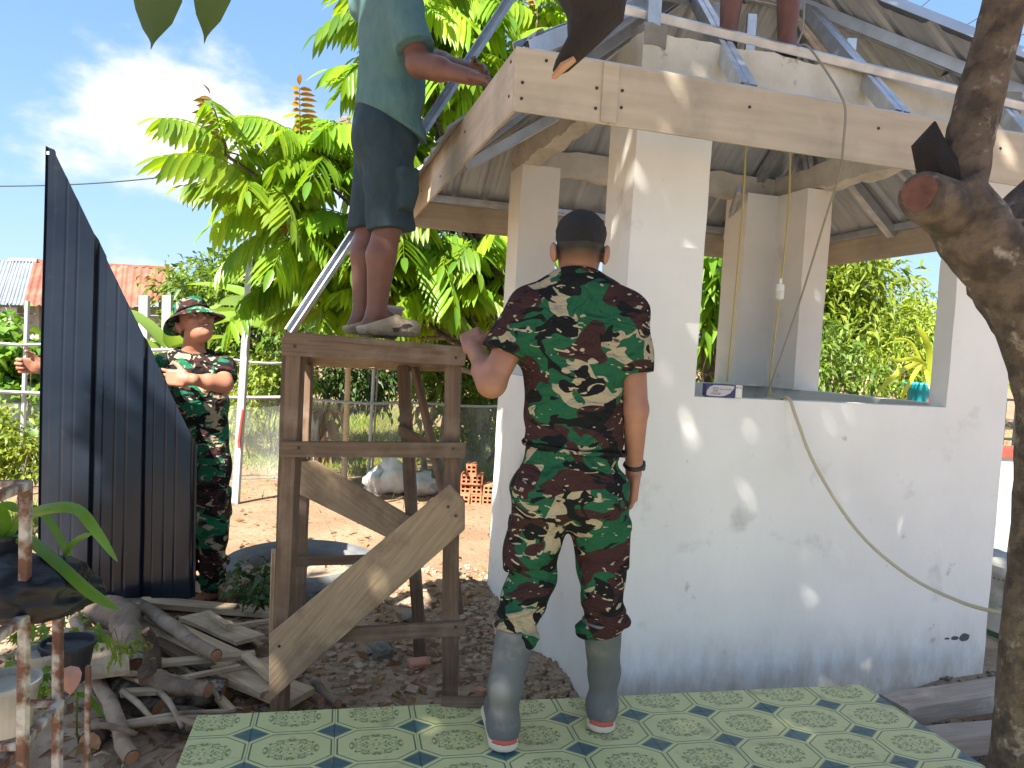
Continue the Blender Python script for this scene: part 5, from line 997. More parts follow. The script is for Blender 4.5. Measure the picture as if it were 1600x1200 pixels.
# overhead wires
cable([at(-60, 291, 18), at(60, 290, 18), at(180, 284, 18), at(320, 268, 18), at(600, 225, 18)], .016, MT['wire'], 'single power line crossing the sky behind the black sheet', 'power_line')
for a, b, lab in (((1400, 10), (1440, -20), 'shortest overhead wire just above the right hip of the roof'), ((1405, 35), (1470, -15), 'overhead wire second from the left above the roof edge'), ((1470, 62), (1620, -30), 'steepest long overhead wire meeting the leaning trunk'), ((1485, 75), (1620, 10), 'middle long overhead wire left of the leaning trunk'), ((1500, 82), (1640, 40), 'lowest overhead wire running behind the leaning trunk')):
    cable([at(*a, 16), at((a[0]+b[0])/2, (a[1]+b[1])/2+2, 16), at(*b, 16)], .012, MT['wire'], lab, 'overhead_wire')['group'] = 'overhead wires at the upper right'

# pail on the far side of the deck
pq = at(590, 520, 3.52); pq.z = 1.275; pl_ = empty('pail', pq, 'pale cement-stained pail standing behind the bare feet on the scaffold', 'pail'); mb = MB(); mb.lathe([(.001, .004), (.085, .004), (.09, 0), (.112, .135), (.12, .137), (.121, .15), (.114, .152), (.108, .14), (.09, .02)], pq, 28); mb.build('shell', mat('stained_grey_plastic', (.55, .54, .50), (.36, .35, .32), vs=8, rough=.7), pl_, smooth=True)
# twigs in the litter
mb = MB(); rq = random.Random(77)
for i in range(130):
    x = rq.uniform(-2.4, -.75) if i < 90 else rq.uniform(-1.1, .1); y = rq.uniform(1.9, 3.6) if i < 90 else rq.uniform(2.8, 4.6); a = rq.uniform(0, 3.14); L = rq.uniform(.05, .26); d = Vector((math.cos(a), math.sin(a), rq.uniform(-.1, .2))); p_ = Vector((x, y, gz(x, y)+.012))
    mb.tube([p_-d*L*.5, p_+Vector((rq.uniform(-.01, .01), 0, .012)), p_+d*L*.5], [.005, .006, .003], 5)
tag(mb.build('twigs', MT['logbark']), 'thin dry twigs scattered over the soil and litter', 'twigs', kind='stuff')

# more loose offcuts and sticks in the heap
rq = random.Random(5)
for i in range(16):
    px, py = rq.uniform(150, 420), rq.uniform(960, 1085); a = on(px, py, -.2+rq.uniform(-.05, .06)); an = rq.uniform(-.9, .5); L = rq.uniform(.14, .34); d = Vector((math.cos(an), math.sin(an), rq.uniform(-.18, .12)))
    tag(beam('offcut', a-d*L*.5, a+d*L*.5, rq.uniform(.025, .055), rq.uniform(.010, .02), MT['plank'], None, rough=.002, seg=6), 'small loose offcut strip among the larger planks of the heap', 'offcut', 'small offcuts in the scrap heap')
for i in range(9):
    px, py = rq.uniform(110, 330), rq.uniform(985, 1150); a = on(px, py, -.21+rq.uniform(-.04, .05)); an = rq.uniform(-1.2, .6); L = rq.uniform(.2, .42); d = Vector((math.cos(an), math.sin(an), rq.uniform(-.15, .12))); mb = MB()
    Q_, r_ = dens([a-d*L*.5, a+Vector((rq.uniform(-.02, .02), 0, .015)), a+d*L*.5], [.013, .012, .008], 5); mb.tube(Q_, r_, 8, sq=lambda i, j: knob(i*2, j, 8, px)); tag(mb.build('stick', MT['logbark'], smooth=True), 'thin pale stick lying loose on the scrap heap', 'stick', 'loose sticks in the scrap heap')
# ------------------------------------------------------------------ people: implicit surfaces turned into one continuous mesh per garment or body
class Sdf:
    def __init__(s, pts, pad, h):
        P = np.array([list(p) for p in pts]); pd = np.array([pad, max(pad, .24), pad]); s.lo = P.min(0)-pd; s.hi = P.max(0)+pd; s.h = h
        s.n = np.ceil((s.hi-s.lo)/h).astype(int)+1; s.D = np.full(s.n, .5, np.float32)
        s.ax = [(s.lo[i]+h*np.arange(s.n[i])).astype(np.float32) for i in range(3)]
    def _sub(s, lo, hi):
        i0 = np.clip(np.floor((np.array(lo)-s.lo)/s.h).astype(int), 0, s.n); i1 = np.clip(np.ceil((np.array(hi)-s.lo)/s.h).astype(int)+1, 0, s.n)
        sl = tuple(slice(a, b) for a, b in zip(i0, i1)); X, Y, Z = np.meshgrid(*[s.ax[i][sl[i]] for i in range(3)], indexing='ij'); return sl, X, Y, Z
    def _put(s, sl, d, k, neg=False):
        o = s.D[sl]
        if neg: o = -o
        if k > 0:
            h_ = np.clip(.5+.5*(o-d)/k, 0, 1); r = o+(d-o)*h_-k*h_*(1-h_)
        else: r = np.minimum(o, d)
        s.D[sl] = -r if neg else r
    def seg(s, a, b, ra, rb, k=.02, ax=None, fac=1., cut=None):
        a, b = np.array(a, float), np.array(b, float); m = max(ra, rb)*max(1, fac)+k+.03
        sl, X, Y, Z = s._sub(np.minimum(a, b)-m, np.maximum(a, b)+m)
        if X.size == 0: return
        px, py, pz = X-a[0], Y-a[1], Z-a[2]; ba = b-a
        L2 = max(1e-9, float(ba@ba)); t = np.clip((px*ba[0]+py*ba[1]+pz*ba[2])/L2, 0, 1)
        qx, qy, qz = px-t*ba[0], py-t*ba[1], pz-t*ba[2]
        if ax is not None:
            ax = np.array(ax, float); ax /= np.linalg.norm(ax); c = (qx*ax[0]+qy*ax[1]+qz*ax[2])*(1/fac-1); qx = qx+c*ax[0]; qy = qy+c*ax[1]; qz = qz+c*ax[2]
        d = (np.sqrt(qx*qx+qy*qy+qz*qz)-(ra+(rb-ra)*t))*min(1, fac if ax is not None else 1)
        for pt, n in (cut or []):
            n = np.array(n, float); n /= np.linalg.norm(n); d = np.maximum(d, (X-pt[0])*n[0]+(Y-pt[1])*n[1]+(Z-pt[2])*n[2])
        s._put(sl, d, k)
    def ell(s, c, r, rot=None, k=.015, neg=False, cut=None):
        c = np.array(c, float); r = np.array(r, float); m = r.max()+k+.02; sl, X, Y, Z = s._sub(c-m, c+m)
        if X.size == 0: return
        x, y, z = X-c[0], Y-c[1], Z-c[2]
        if rot is not None:
            M = np.array(rot); x, y, z = (M[0, 0]*x+M[1, 0]*y+M[2, 0]*z), (M[0, 1]*x+M[1, 1]*y+M[2, 1]*z), (M[0, 2]*x+M[1, 2]*y+M[2, 2]*z)
        q = np.sqrt((x/r[0])**2+(y/r[1])**2+(z/r[2])**2); d = (q-1)*r.min()
        for pt, n in (cut or []):
            n = np.array(n, float); n /= np.linalg.norm(n); d = np.maximum(d, (X-pt[0])*n[0]+(Y-pt[1])*n[1]+(Z-pt[2])*n[2])
        s._put(sl, d, k, neg)
    def box(s, c, hf, rot, rd=.01, k=.01):
        c = np.array(c, float); m = max(hf)*1.8+k+.03; sl, X, Y, Z = s._sub(c-m, c+m)
        if X.size == 0: return
        M = np.array(rot); x, y, z = X-c[0], Y-c[1], Z-c[2]; l = [(M[0, i]*x+M[1, i]*y+M[2, i]*z) for i in range(3)]
        q = [np.abs(l[i])-hf[i]+rd for i in range(3)]; d = np.sqrt(sum(np.maximum(v, 0)**2 for v in q))+np.minimum(np.maximum(np.maximum(q[0], q[1]), q[2]), 0)-rd
        s._put(sl, d, k)
    def cut(s, pt, n):
        n = np.array(n, float); n /= np.linalg.norm(n); X, Y, Z = np.meshgrid(*s.ax, indexing='ij'); s.D = np.maximum(s.D, (X-pt[0])*n[0]+(Y-pt[1])*n[1]+(Z-pt[2])*n[2])
    def wrinkle(s, amp, f=1., seed=0., zlo=None):
        X, Y, Z = np.meshgrid(*s.ax, indexing='ij'); w_ = np.sin(f*(31*Z+12*X+seed)+2.2*np.sin(f*(13*X+9*Y-7*Z)+seed))*.55+np.sin(f*(24*X-38*Z+20*Y)+1.7*np.sin(f*(17*Z+11*Y)+seed*2))*.45
        w_ *= (.55+.45*np.sin(9*X+7*Z+5*Y+seed)); s.D = s.D+(amp*w_).astype(np.float32)
    def mesh(s):
        D = s.D; ins = D < 0; n = np.array(D.shape)-1
        cnt = np.zeros(n, np.int8)
        for i in (0, 1):
            for j in (0, 1):
                for k in (0, 1): cnt += ins[i:i+n[0], j:j+n[1], k:k+n[2]]
        act = (cnt > 0) & (cnt < 8); I = np.argwhere(act); idx = np.full(n, -1, np.int32); idx[act] = np.arange(len(I))
        acc = np.zeros((len(I), 3)); num = np.zeros(len(I)); cs = [(i, j, k) for i in (0, 1) for j in (0, 1) for k in (0, 1)]
        for a in cs:
            for ax in range(3):
                if a[ax]: continue
                b = list(a); b[ax] = 1; A = I+np.array(a); Bq = I+np.array(b); da = D[A[:, 0], A[:, 1], A[:, 2]]; db = D[Bq[:, 0], Bq[:, 1], Bq[:, 2]]
                c = (da < 0) != (db < 0); t = np.where(c, da/(da-db+1e-12*(da == db)), 0); p = np.array(a, float)+np.zeros((len(I), 3)); p[:, ax] += t; acc[c] += p[c]; num[c] += 1
        V = s.lo+s.h*(I+acc/np.maximum(num, 1)[:, None]); F = []
        for ax in range(3):
            u, v = (ax+1) % 3, (ax+2) % 3
            sa = [slice(None)]*3; sb = [slice(None)]*3; sa[ax] = slice(0, -1); sb[ax] = slice(1, None); A = ins[tuple(sa)]; Bq = ins[tuple(sb)]; E = np.argwhere(A != Bq)
            E = E[(E[:, u] > 0) & (E[:, v] > 0) & (E[:, u] < n[u]) & (E[:, v] < n[v])]; fl = A[E[:, 0], E[:, 1], E[:, 2]]
            def ix(du, dv):
                e_ = E.copy(); e_[:, u] -= du; e_[:, v] -= dv; return idx[e_[:, 0], e_[:, 1], e_[:, 2]]
            q = np.stack([ix(1, 1), ix(0, 1), ix(0, 0), ix(1, 0)], 1); q[~fl] = q[~fl][:, ::-1]; F.append(q)
        F = np.concatenate(F); F = F[(F >= 0).all(1)]
        return V, F
    def build(s, name, m, parent):
        V, F = s.mesh(); me = npmesh(name, V-np.array(wl(parent)), F, m, True); return link(name, me, parent, wl(parent))
def camo(name, seed, sc_=1., base=(.014, .085, .040), stretch=(1, 1, 1)):
    m = bpy.data.materials.new(name); m.use_nodes = True; t = m.node_tree; p = t.nodes['Principled BSDF']; lk = t.links.new; p.inputs['Roughness'].default_value = .9; p.inputs['Specular IOR Level'].default_value = .2
    tcn = N(t, 'ShaderNodeTexCoord')
    def layer(loc, sc2, rot, dist, lo, hi, det=2.):
        mp_ = N(t, 'ShaderNodeMapping'); mp_.inputs['Location'].default_value = loc; mp_.inputs['Scale'].default_value = sc2; mp_.inputs['Rotation'].default_value = rot; lk(tcn.outputs['Object'], mp_.inputs[0])
        n = N(t, 'ShaderNodeTexNoise'); n.inputs['Scale'].default_value = 1; n.inputs['Detail'].default_value = det; n.inputs['Distortion'].default_value = dist; n.inputs['Roughness'].default_value = .45; lk(mp_.outputs[0], n.inputs[0])
        r_ = N(t, 'ShaderNodeMapRange'); r_.inputs[1].default_value = lo; r_.inputs[2].default_value = hi; lk(n.outputs[0], r_.inputs[0]); return r_.outputs[0]
    def mix(f, a, b):
        n = N(t, 'ShaderNodeMix', data_type='RGBA'); lk(f, n.inputs[0])
        for i, c in ((6, a), (7, b)):
            if isinstance(c, tuple): n.inputs[i].default_value = (*c, 1)
            else: lk(c, n.inputs[i])
        return n.outputs[2]
    k = sc_
    c = mix(layer((seed, 1, 2), (6*k, 6*k, 8*k), (0, .5, 0), 1.1, .572, .578), base, (.34, .28, .185))        # sand
    c = mix(layer((seed+3, 4, 7), (5.5*k, 5.5*k, 7*k), (0, -.3, .3), .9, .505, .512, 1.5), c, (.042, .018, .017))    # brown
    c = mix(layer((seed+8, 9, 1), (7*k, 7*k, 12*k), (0, .8, .2), 1.5, .54, .546, 2.5), c, (.008, .009, .009))  # black strokes
    c = mix(layer((seed+5, 2, 9), (13*k, 13*k, 30*k), (0, 1.0, 0), 2.2, .655, .66, 1.5), c, (.36, .30, .2))       # feathered sand flecks
    lk(c, p.inputs['Base Color'])
    n = N(t, 'ShaderNodeTexNoise'); n.inputs['Scale'].default_value = 26; n.inputs['Detail'].default_value = 4; lk(tcn.outputs['Object'], n.inputs[0]); b = N(t, 'ShaderNodeBump'); b.inputs['Strength'].default_value = .5; b.inputs['Distance'].default_value = .02; lk(n.outputs[0], b.inputs['Height'])
    mp2 = N(t, 'ShaderNodeMapping'); mp2.inputs['Scale'].default_value = (9, 9, 15); mp2.inputs['Rotation'].default_value = (0, .5, .3); lk(tcn.outputs['Object'], mp2.inputs[0]); n2 = N(t, 'ShaderNodeTexNoise'); n2.inputs['Scale'].default_value = 1; n2.inputs['Detail'].default_value = 3; n2.inputs['Distortion'].default_value = 1.2; lk(mp2.outputs[0], n2.inputs[0])
    b2 = N(t, 'ShaderNodeBump'); b2.inputs['Strength'].default_value = .8; b2.inputs['Distance'].default_value = .05; lk(n2.outputs[0], b2.inputs['Height']); lk(b.outputs[0], b2.inputs['Normal']); lk(b2.outputs[0], p.inputs['Normal'])
    return m
def nv(v): return Vector(v).normalized()
def hand(S, wr, fd, pn, ts, curl=(.3, .4, .3), sc_=1., spread=.06):
    """palm and five fingers; fd along the hand, pn out of the palm, ts towards the thumb"""
    wr, fd, pn = Vector(wr), nv(fd), nv(pn); ts = nv(Vector(ts)-fd*Vector(ts).dot(fd)); pn = nv(pn-fd*pn.dot(fd)-ts*pn.dot(ts)); rot = Matrix((fd, ts, pn)).transposed()
    S.seg(wr-fd*.03*sc_, wr+fd*.02*sc_, .026*sc_, .026*sc_, .012, pn, .8); S.box(wr+fd*.048*sc_, (.046*sc_, .040*sc_, .014*sc_), rot, .012*sc_, .012)
    for i, (o, L) in enumerate(((.030, .072), (.010, .080), (-.010, .075), (-.029, .060))):
        p = wr+fd*(.088-.004*abs(i-1))*sc_+ts*(o*sc_); d = nv(fd+ts*(spread*(1.5-i))); an = 0; segs = (.45, .31, .26); rr = .0092*sc_
        for j in range(3):
            an += curl[j]*(1+.08*i); dd = nv(d*math.cos(an)+pn*math.sin(an)); q = p+dd*(L*segs[j]*sc_); S.seg(p, q, rr, rr*.93, .004); p = q; rr *= .93
    p = wr+fd*.022*sc_+ts*.034*sc_; d = nv(ts*.75+fd*.75+pn*.25); q = p+d*.042*sc_; S.seg(p-d*.01, q, .013*sc_, .011*sc_, .01); d = nv(d+fd*.6+pn*min(.9, curl[0])); S.seg(q, q+d*.03*sc_, .0105*sc_, .0085*sc_, .004)
def head(S, c, fwd, up, sc_=1., face=True):
    f = nv(fwd); u = nv(Vector(up)-f*Vector(up).dot(f)); r = f.cross(u); rot = Matrix((r, f, u)).transposed(); L = lambda x, y, z: Vector(c)+r*(x*sc_)+f*(y*sc_)+u*(z*sc_)
    k = sc_
    S.ell(L(0, -.012, .032), (.076*k, .094*k, .085*k), rot, .02); S.ell(L(0, .022, -.025), (.064*k, .068*k, .085*k), rot, .03); S.ell(L(0, .045, -.075), (.042*k, .042*k, .034*k), rot, .03)
    for sx_ in (-1, 1):
        S.ell(L(sx_*.083, -.014, -.012), (.010*k, .020*k, .032*k), rot @ Matrix.Rotation(sx_*-.45, 3, 'Z') @ Matrix.Rotation(sx_*.15, 3, 'Y'), .005); S.ell(L(sx_*.077, -.004, -.015), (.012*k, .012*k, .022*k), rot, .006); S.ell(L(sx_*.040, .070, -.018), (.022*k, .018*k, .018*k), rot, .02)
    if face:
        S.seg(L(0, .088, .012), L(0, .106, -.022), .007*k, .0125*k, .012); S.seg(L(-.014, .095, -.028), L(.014, .095, -.028), .007*k, .007*k, .008); S.seg(L(-.035, .082, .024), L(.035, .082, .024), .010*k, .010*k, .014)
        S.seg(L(-.020, .087, -.050), L(.020, .087, -.050), .006*k, .006*k, .005); S.seg(L(-.017, .085, -.064), L(.017, .085, -.064), .006*k, .006*k, .005); S.ell(L(0, .074, -.090), (.016*k, .014*k, .013*k), rot, .014)
        for sx_ in (-1, 1): S.ell(L(sx_*.031, .090, .006), (.014*k, .010*k, .008*k), rot, .008, neg=True)
    return L, rot
EW = mat('eye_white', (.42, .38, .34), rough=.3); EB = mat('eye_dark', (.02, .012, .01), rough=.1); LP = mat('lips', (.30, .11, .085), rough=.45)
def person(base, label): return empty('person', base, label, 'person')
def foot(S, an, fd, sc_=1., toes=True):
    an = Vector(an); fd = nv((fd[0], fd[1], 0)); sd = Vector((fd.y, -fd.x, 0)); z0 = an.z-.075*sc_
    S.seg(an, an-fd*.03*sc_+Vector((0, 0, -.045*sc_)), .04*sc_, .032*sc_, .02); S.seg(an+Vector((0, 0, -.03)), an+fd*.13*sc_+Vector((0, 0, -.056*sc_)), .036*sc_, .03*sc_, .025)
    for i in range(5):
        p = an+fd*(.13-.012*abs(i-.7))*sc_+sd*((i-2)*.018*sc_)+Vector((0, 0, -.060*sc_)); S.seg(p-fd*.03, p+fd*(.034-.004*i)*sc_, .011*sc_, (.0105 if i else .0125)*sc_, .006)
# ---------------------------------------------------------------- soldier in rubber boots, seen from behind
def soldier_back():
    Y = 2.41; p0 = at(862, 1160, Y); p0.z = .002; P_ = person(p0, 'soldier in camouflage and grey rubber boots seen from behind on the tiles'); M1 = camo('camouflage_cloth', 3.3, 1.0)
    top = at(905, 335, Y); hc = at(906, 392, Y-.005); neck = at(903, 440, Y+.0); sl_, sr_ = at(826, 482, Y), at(982, 486, Y)
    eL, wL = at(768, 598, Y-.06), at(742, 545, Y+.10); eR, wR = at(993, 640, Y-.02), at(990, 738, Y+.05); hL, hR = at(848, 765, Y), at(932, 765, Y)
    kL, kR = at(830, 900, Y+.03), at(940, 890, Y+.03); aL, aR = at(795, 1128, Y-.04), at(941, 1105, Y+.04)
    bL, bR = at(807, 985, Y), at(940, 975, Y+.02)
    BT = [(bL, nv((-.16, 1, 0)), (789, 1181)), (bR, nv((.10, 1, 0)), (939, 1150))]; aL, aR = [on(*hx, 0.)+fd*.07+Vector((0, 0, .085)) for _, fd, hx in BT]
    S = Sdf([top, aL, aR, eL, wR, at(730, 520, Y+.2), at(985, 830, Y)], .12, .0046)
    head(S, hc, (.03, 1, -.12), (0, .1, 1), 1.0, True); S.seg(neck+Vector((0, .02, .05)), neck-Vector((0, 0, .05)), .055, .062, .02)
    S.seg(at(900, 500, Y), at(896, 700, Y), .12, .12, .03, (0, 1, 0), .65); S.seg(neck-Vector((0, 0, .03)), sl_, .05, .045, .03); S.seg(neck-Vector((0, 0, .03)), sr_, .05, .045, .03)
    S.seg(sl_, eL, .050, .043, .02); S.seg(eL, wL, .043, .027, .015); S.seg(eL, eL.lerp(wL, .35), .043, .044, .02); hand(S, wL, nv((wL-eL)+Vector((.0, .03, .05))), (.45, .75, -.35), (.8, -.2, .3), (1.05, 1.25, .8), 1.0, .03)
    S.seg(sr_, eR, .050, .040, .02); S.seg(eR, wR, .041, .026, .015); hand(S, wR, (-.03, .12, -1), (-.8, .3, 0), (-.2, 1, 0), (.25, .35, .3), 1.0, .02)
    for h_, k_, a_ in ((hL, kL, aL), (hR, kR, aR)): S.seg(h_, k_, .075, .055, .03); b_ = bL if h_ is hL else bR; S.seg(k_, b_, .052, .04, .02); S.seg(b_, a_, .038, .025, .02); S.seg(a_, a_+Vector((0, .10, -.045)), .028, .022, .02)
    body = S.build('body', MT['skin'], P_)
    # cropped hair: a thin cap on top, and a clipped fade at the back and sides of the scalp
    f = nv((.03, 1, -.12)); u = nv((0, .1, 1)); r = f.cross(u); rot = Matrix((r, f, u)).transposed(); L = lambda x, y, z: hc+r*x+f*y+u*z
    S = Sdf([hc], .16, .0035); S.ell(L(0, -.018, .0475), (.0805, .0965, .0765), rot, 0); S.cut(L(0, .05, .02), f*.9-u*.5); S.wrinkle(.0012, 5., 1.); S.build('hair', mat('cropped_black_hair', (.010, .010, .012), rough=.7, bump=.8, bs=300), P_)
    sm = MT['skin'].copy(); sm.name = 'tan_skin_with_fade'; body.data.materials[0] = sm; t = sm.node_tree; lk = t.links.new; pb_ = t.nodes['Principled BSDF']; src = pb_.inputs['Base Color'].links[0].from_socket; tcn = N(t, 'ShaderNodeTexCoord')
    def lin(vec, p_, a_, b_):
        d_ = N(t, 'ShaderNodeVectorMath', operation='DOT_PRODUCT'); d_.inputs[1].default_value = vec; lk(tcn.outputs['Object'], d_.inputs[0]); m_ = N(t, 'ShaderNodeMapRange'); o_ = (Vector(p_)-p0).dot(Vector(vec)); m_.inputs[1].default_value = o_+a_; m_.inputs[2].default_value = o_+b_; lk(d_.outputs['Value'], m_.inputs[0]); return m_.outputs[0]
    m1_ = lin(u, L(0, 0, 0), -.070, -.008); m2_ = lin(-f, L(0, .03, 0), -.0, .03); mm = N(t, 'ShaderNodeMath', operation='MULTIPLY'); lk(m1_, mm.inputs[0]); lk(m2_, mm.inputs[1]); m3_ = lin(r, L(-.079, 0, 0), 0, .004); m4_ = lin(-r, L(.079, 0, 0), 0, .004)
    for x_ in (m3_, m4_): m_ = N(t, 'ShaderNodeMath', operation='MULTIPLY'); lk(mm.outputs[0], m_.inputs[0]); lk(x_, m_.inputs[1]); mm = m_
    mx_ = N(t, 'ShaderNodeMix', data_type='RGBA'); lk(mm.outputs[0], mx_.inputs[0]); lk(src, mx_.inputs[6]); mx_.inputs[7].default_value = (.014, .012, .012, 1); lk(mx_.outputs[2], pb_.inputs['Base Color'])
    # T-shirt
    S = Sdf([sl_, sr_, neck, at(780, 570, Y), at(1015, 600, Y), at(800, 720, Y), at(985, 720, Y)], .12, .0055)
    S.seg(neck-Vector((0, 0, .01)), sl_+Vector((.01, 0, -.004)), .066, .066, .03); S.seg(neck-Vector((0, 0, .01)), sr_+Vector((-.01, 0, -.004)), .066, .066, .03); S.seg(neck+Vector((0, .005, .012)), neck-Vector((0, 0, .03)), .064, .075, .02)
    S.seg(at(898, 512, Y), at(898, 560, Y), .165, .160, .05, (0, 1, 0), .66); S.seg(at(898, 560, Y), at(896, 690, Y), .159, .162, .04, (0, 1, 0), .70); S.ell(at(862, 520, Y-.05), (.07, .05, .09), None, .04); S.ell(at(938, 522, Y-.05), (.07, .05, .09), None, .04)
    eS = sl_.lerp(eL, .62); S.seg(sl_, sl_.lerp(eL, .9), .070, .074, .03, cut=[(eS, eL-sl_)]); eS2 = sr_.lerp(eR, .64); S.seg(sr_, sr_.lerp(eR, .9), .068, .070, .03, cut=[(eS2, eR-sr_)])
    S.wrinkle(.009, .75, 1.3); S.cut(at(897, 697, Y), (-.06, 0, -1)); S.cut(neck+Vector((0, 0, .030)), (0, .25, 1)); S.build('shirt', M1, P_)
    # trousers bloused over the boots, with thigh pockets
    S = Sdf([at(780, 690, Y), at(1000, 690, Y), at(760, 1010, Y), at(990, 1000, Y)], .10, .0055)
    S.seg(at(896, 690, Y), at(892, 745, Y), .150, .164, .03, (0, 1, 0), .70); S.ell(at(854, 775, Y-.045), (.078, .07, .10), None, .04); S.ell(at(930, 775, Y-.045), (.078, .07, .10), None, .04)
    for h_, k_, b_, sg in ((hL, kL, bL, -1), (hR, kR, bR, 1)):
        S.seg(h_+Vector((sg*.002, 0, -.01)), k_, .100, .078, .035); S.seg(k_, b_+Vector((0, 0, .02)), .075, .066, .03)
        S.box(h_.lerp(k_, .64)+Vector((sg*.076, .01, 0)), (.016, .07, .08), Matrix.Rotation(sg*-.05, 3, 'Y'), .012, .02); S.box(h_.lerp(k_, .40)+Vector((sg*.086, .01, 0)), (.012, .074, .016), Matrix.Rotation(sg*-.1, 3, 'Y'), .009, .008)
        for dz, rr, of in ((.075, .076, .0), (.04, .083, .010), (.008, .080, -.008), (-.016, .070, .004)): S.ell(b_+Vector((of*sg, -.006, dz)), (rr, rr*.95, .024), Matrix.Rotation(sg*.28*(1 if dz > .03 else -.6), 3, 'Y'), .010)
    S.wrinkle(.0115, .95, 4.1); S.cut(at(897, 684, Y), (-.06, 0, 1)); S.build('trousers', M1, P_)
    mb = MB(); ring = [at(897, 699, Y)+Vector((math.cos(a)*.165, math.sin(a)*.116, -.010*math.cos(a)+.003*math.sin(5*a))) for a in [i*2*math.pi/40 for i in range(41)]]; mb.tube(ring, .007, 6, cap=False); mb.build('shirt_hem', M1, P_, smooth=True)
    # boots
    for (b_, fd, hx), a_ in zip(BT, (aL, aR)):
        heel = on(*hx, .0); heel = heel+fd*.035; S = Sdf([b_, a_, heel, heel+fd*.26], .10, .0045)
        ank = heel+fd*.035+Vector((0, 0, .085)); S.seg(b_+Vector((0, 0, .02)), ank+Vector((0, 0, .10)), .066, .053, .02, cut=[(b_+Vector((0, 0, .016)), (0, 0, 1))]); S.seg(ank+Vector((0, 0, .10)), ank, .052, .045, .02); S.seg(ank, heel+fd*.012+Vector((0, 0, .05)), .045, .042, .02); S.seg(ank+Vector((0, 0, -.02)), heel+fd*.20+Vector((0, 0, .048)), .05, .042, .03)
        S.cut((0, 0, .022), (0, 0, -1)); S.wrinkle(.0012, 1.2, 2); bt = S.build('boot', MT['boot'], P_)
        S = Sdf([heel, heel+fd*.26], .08, .004); S.seg(heel+fd*.012+Vector((0, 0, .02)), heel+fd*.09+Vector((0, 0, .02)), .048, .044, .01); S.seg(heel+fd*.09+Vector((0, 0, .02)), heel+fd*.20+Vector((0, 0, .02)), .044, .05, .01); S.cut((0, 0, .036), (0, 0, 1)); S.cut((0, 0, .008), (0, 0, -1)); so_ = S.build('sole', MT['sole'], bt)
        S = Sdf([heel], .09, .004); S.seg(heel+fd*.012+Vector((0, 0, .02)), heel+fd*.03+Vector((0, 0, .02)), .0505, .046, 0); S.cut(heel+fd*-.012, fd); S.cut((0, 0, .045), (0, 0, 1)); S.cut((0, 0, .030), (0, 0, -1)); S.build('heel_patch', MT['soler'], bt)
        S = Sdf([heel, heel+fd*.26], .08, .004); S.seg(heel+fd*.02+Vector((0, 0, .01)), heel+fd*.19+Vector((0, 0, .01)), .04, .044, .0); S.cut((0, 0, .011), (0, 0, 1)); S.cut((0, 0, .0005), (0, 0, -1)); S.build('outsole', MT['blackr'], bt)
    mb = MB(); c = wR+Vector((0, -.005, .025)); d = nv(wR-eR); m3 = frame(d); ring = [c+(m3 @ Vector((0, math.cos(a)*.030, math.sin(a)*.031))) for a in [i*2*math.pi/24 for i in range(25)]]; mb.tube(ring, .008, 6, cap=False); wt = mb.build('watch_strap', MT['blackr'], P_, smooth=True); mb = MB(); mb.box(c+Vector((.030, .01, 0)), (.012, .036, .034)); mb.build('watch_case', MT['blackr'], wt, bev=.004)
soldier_back()
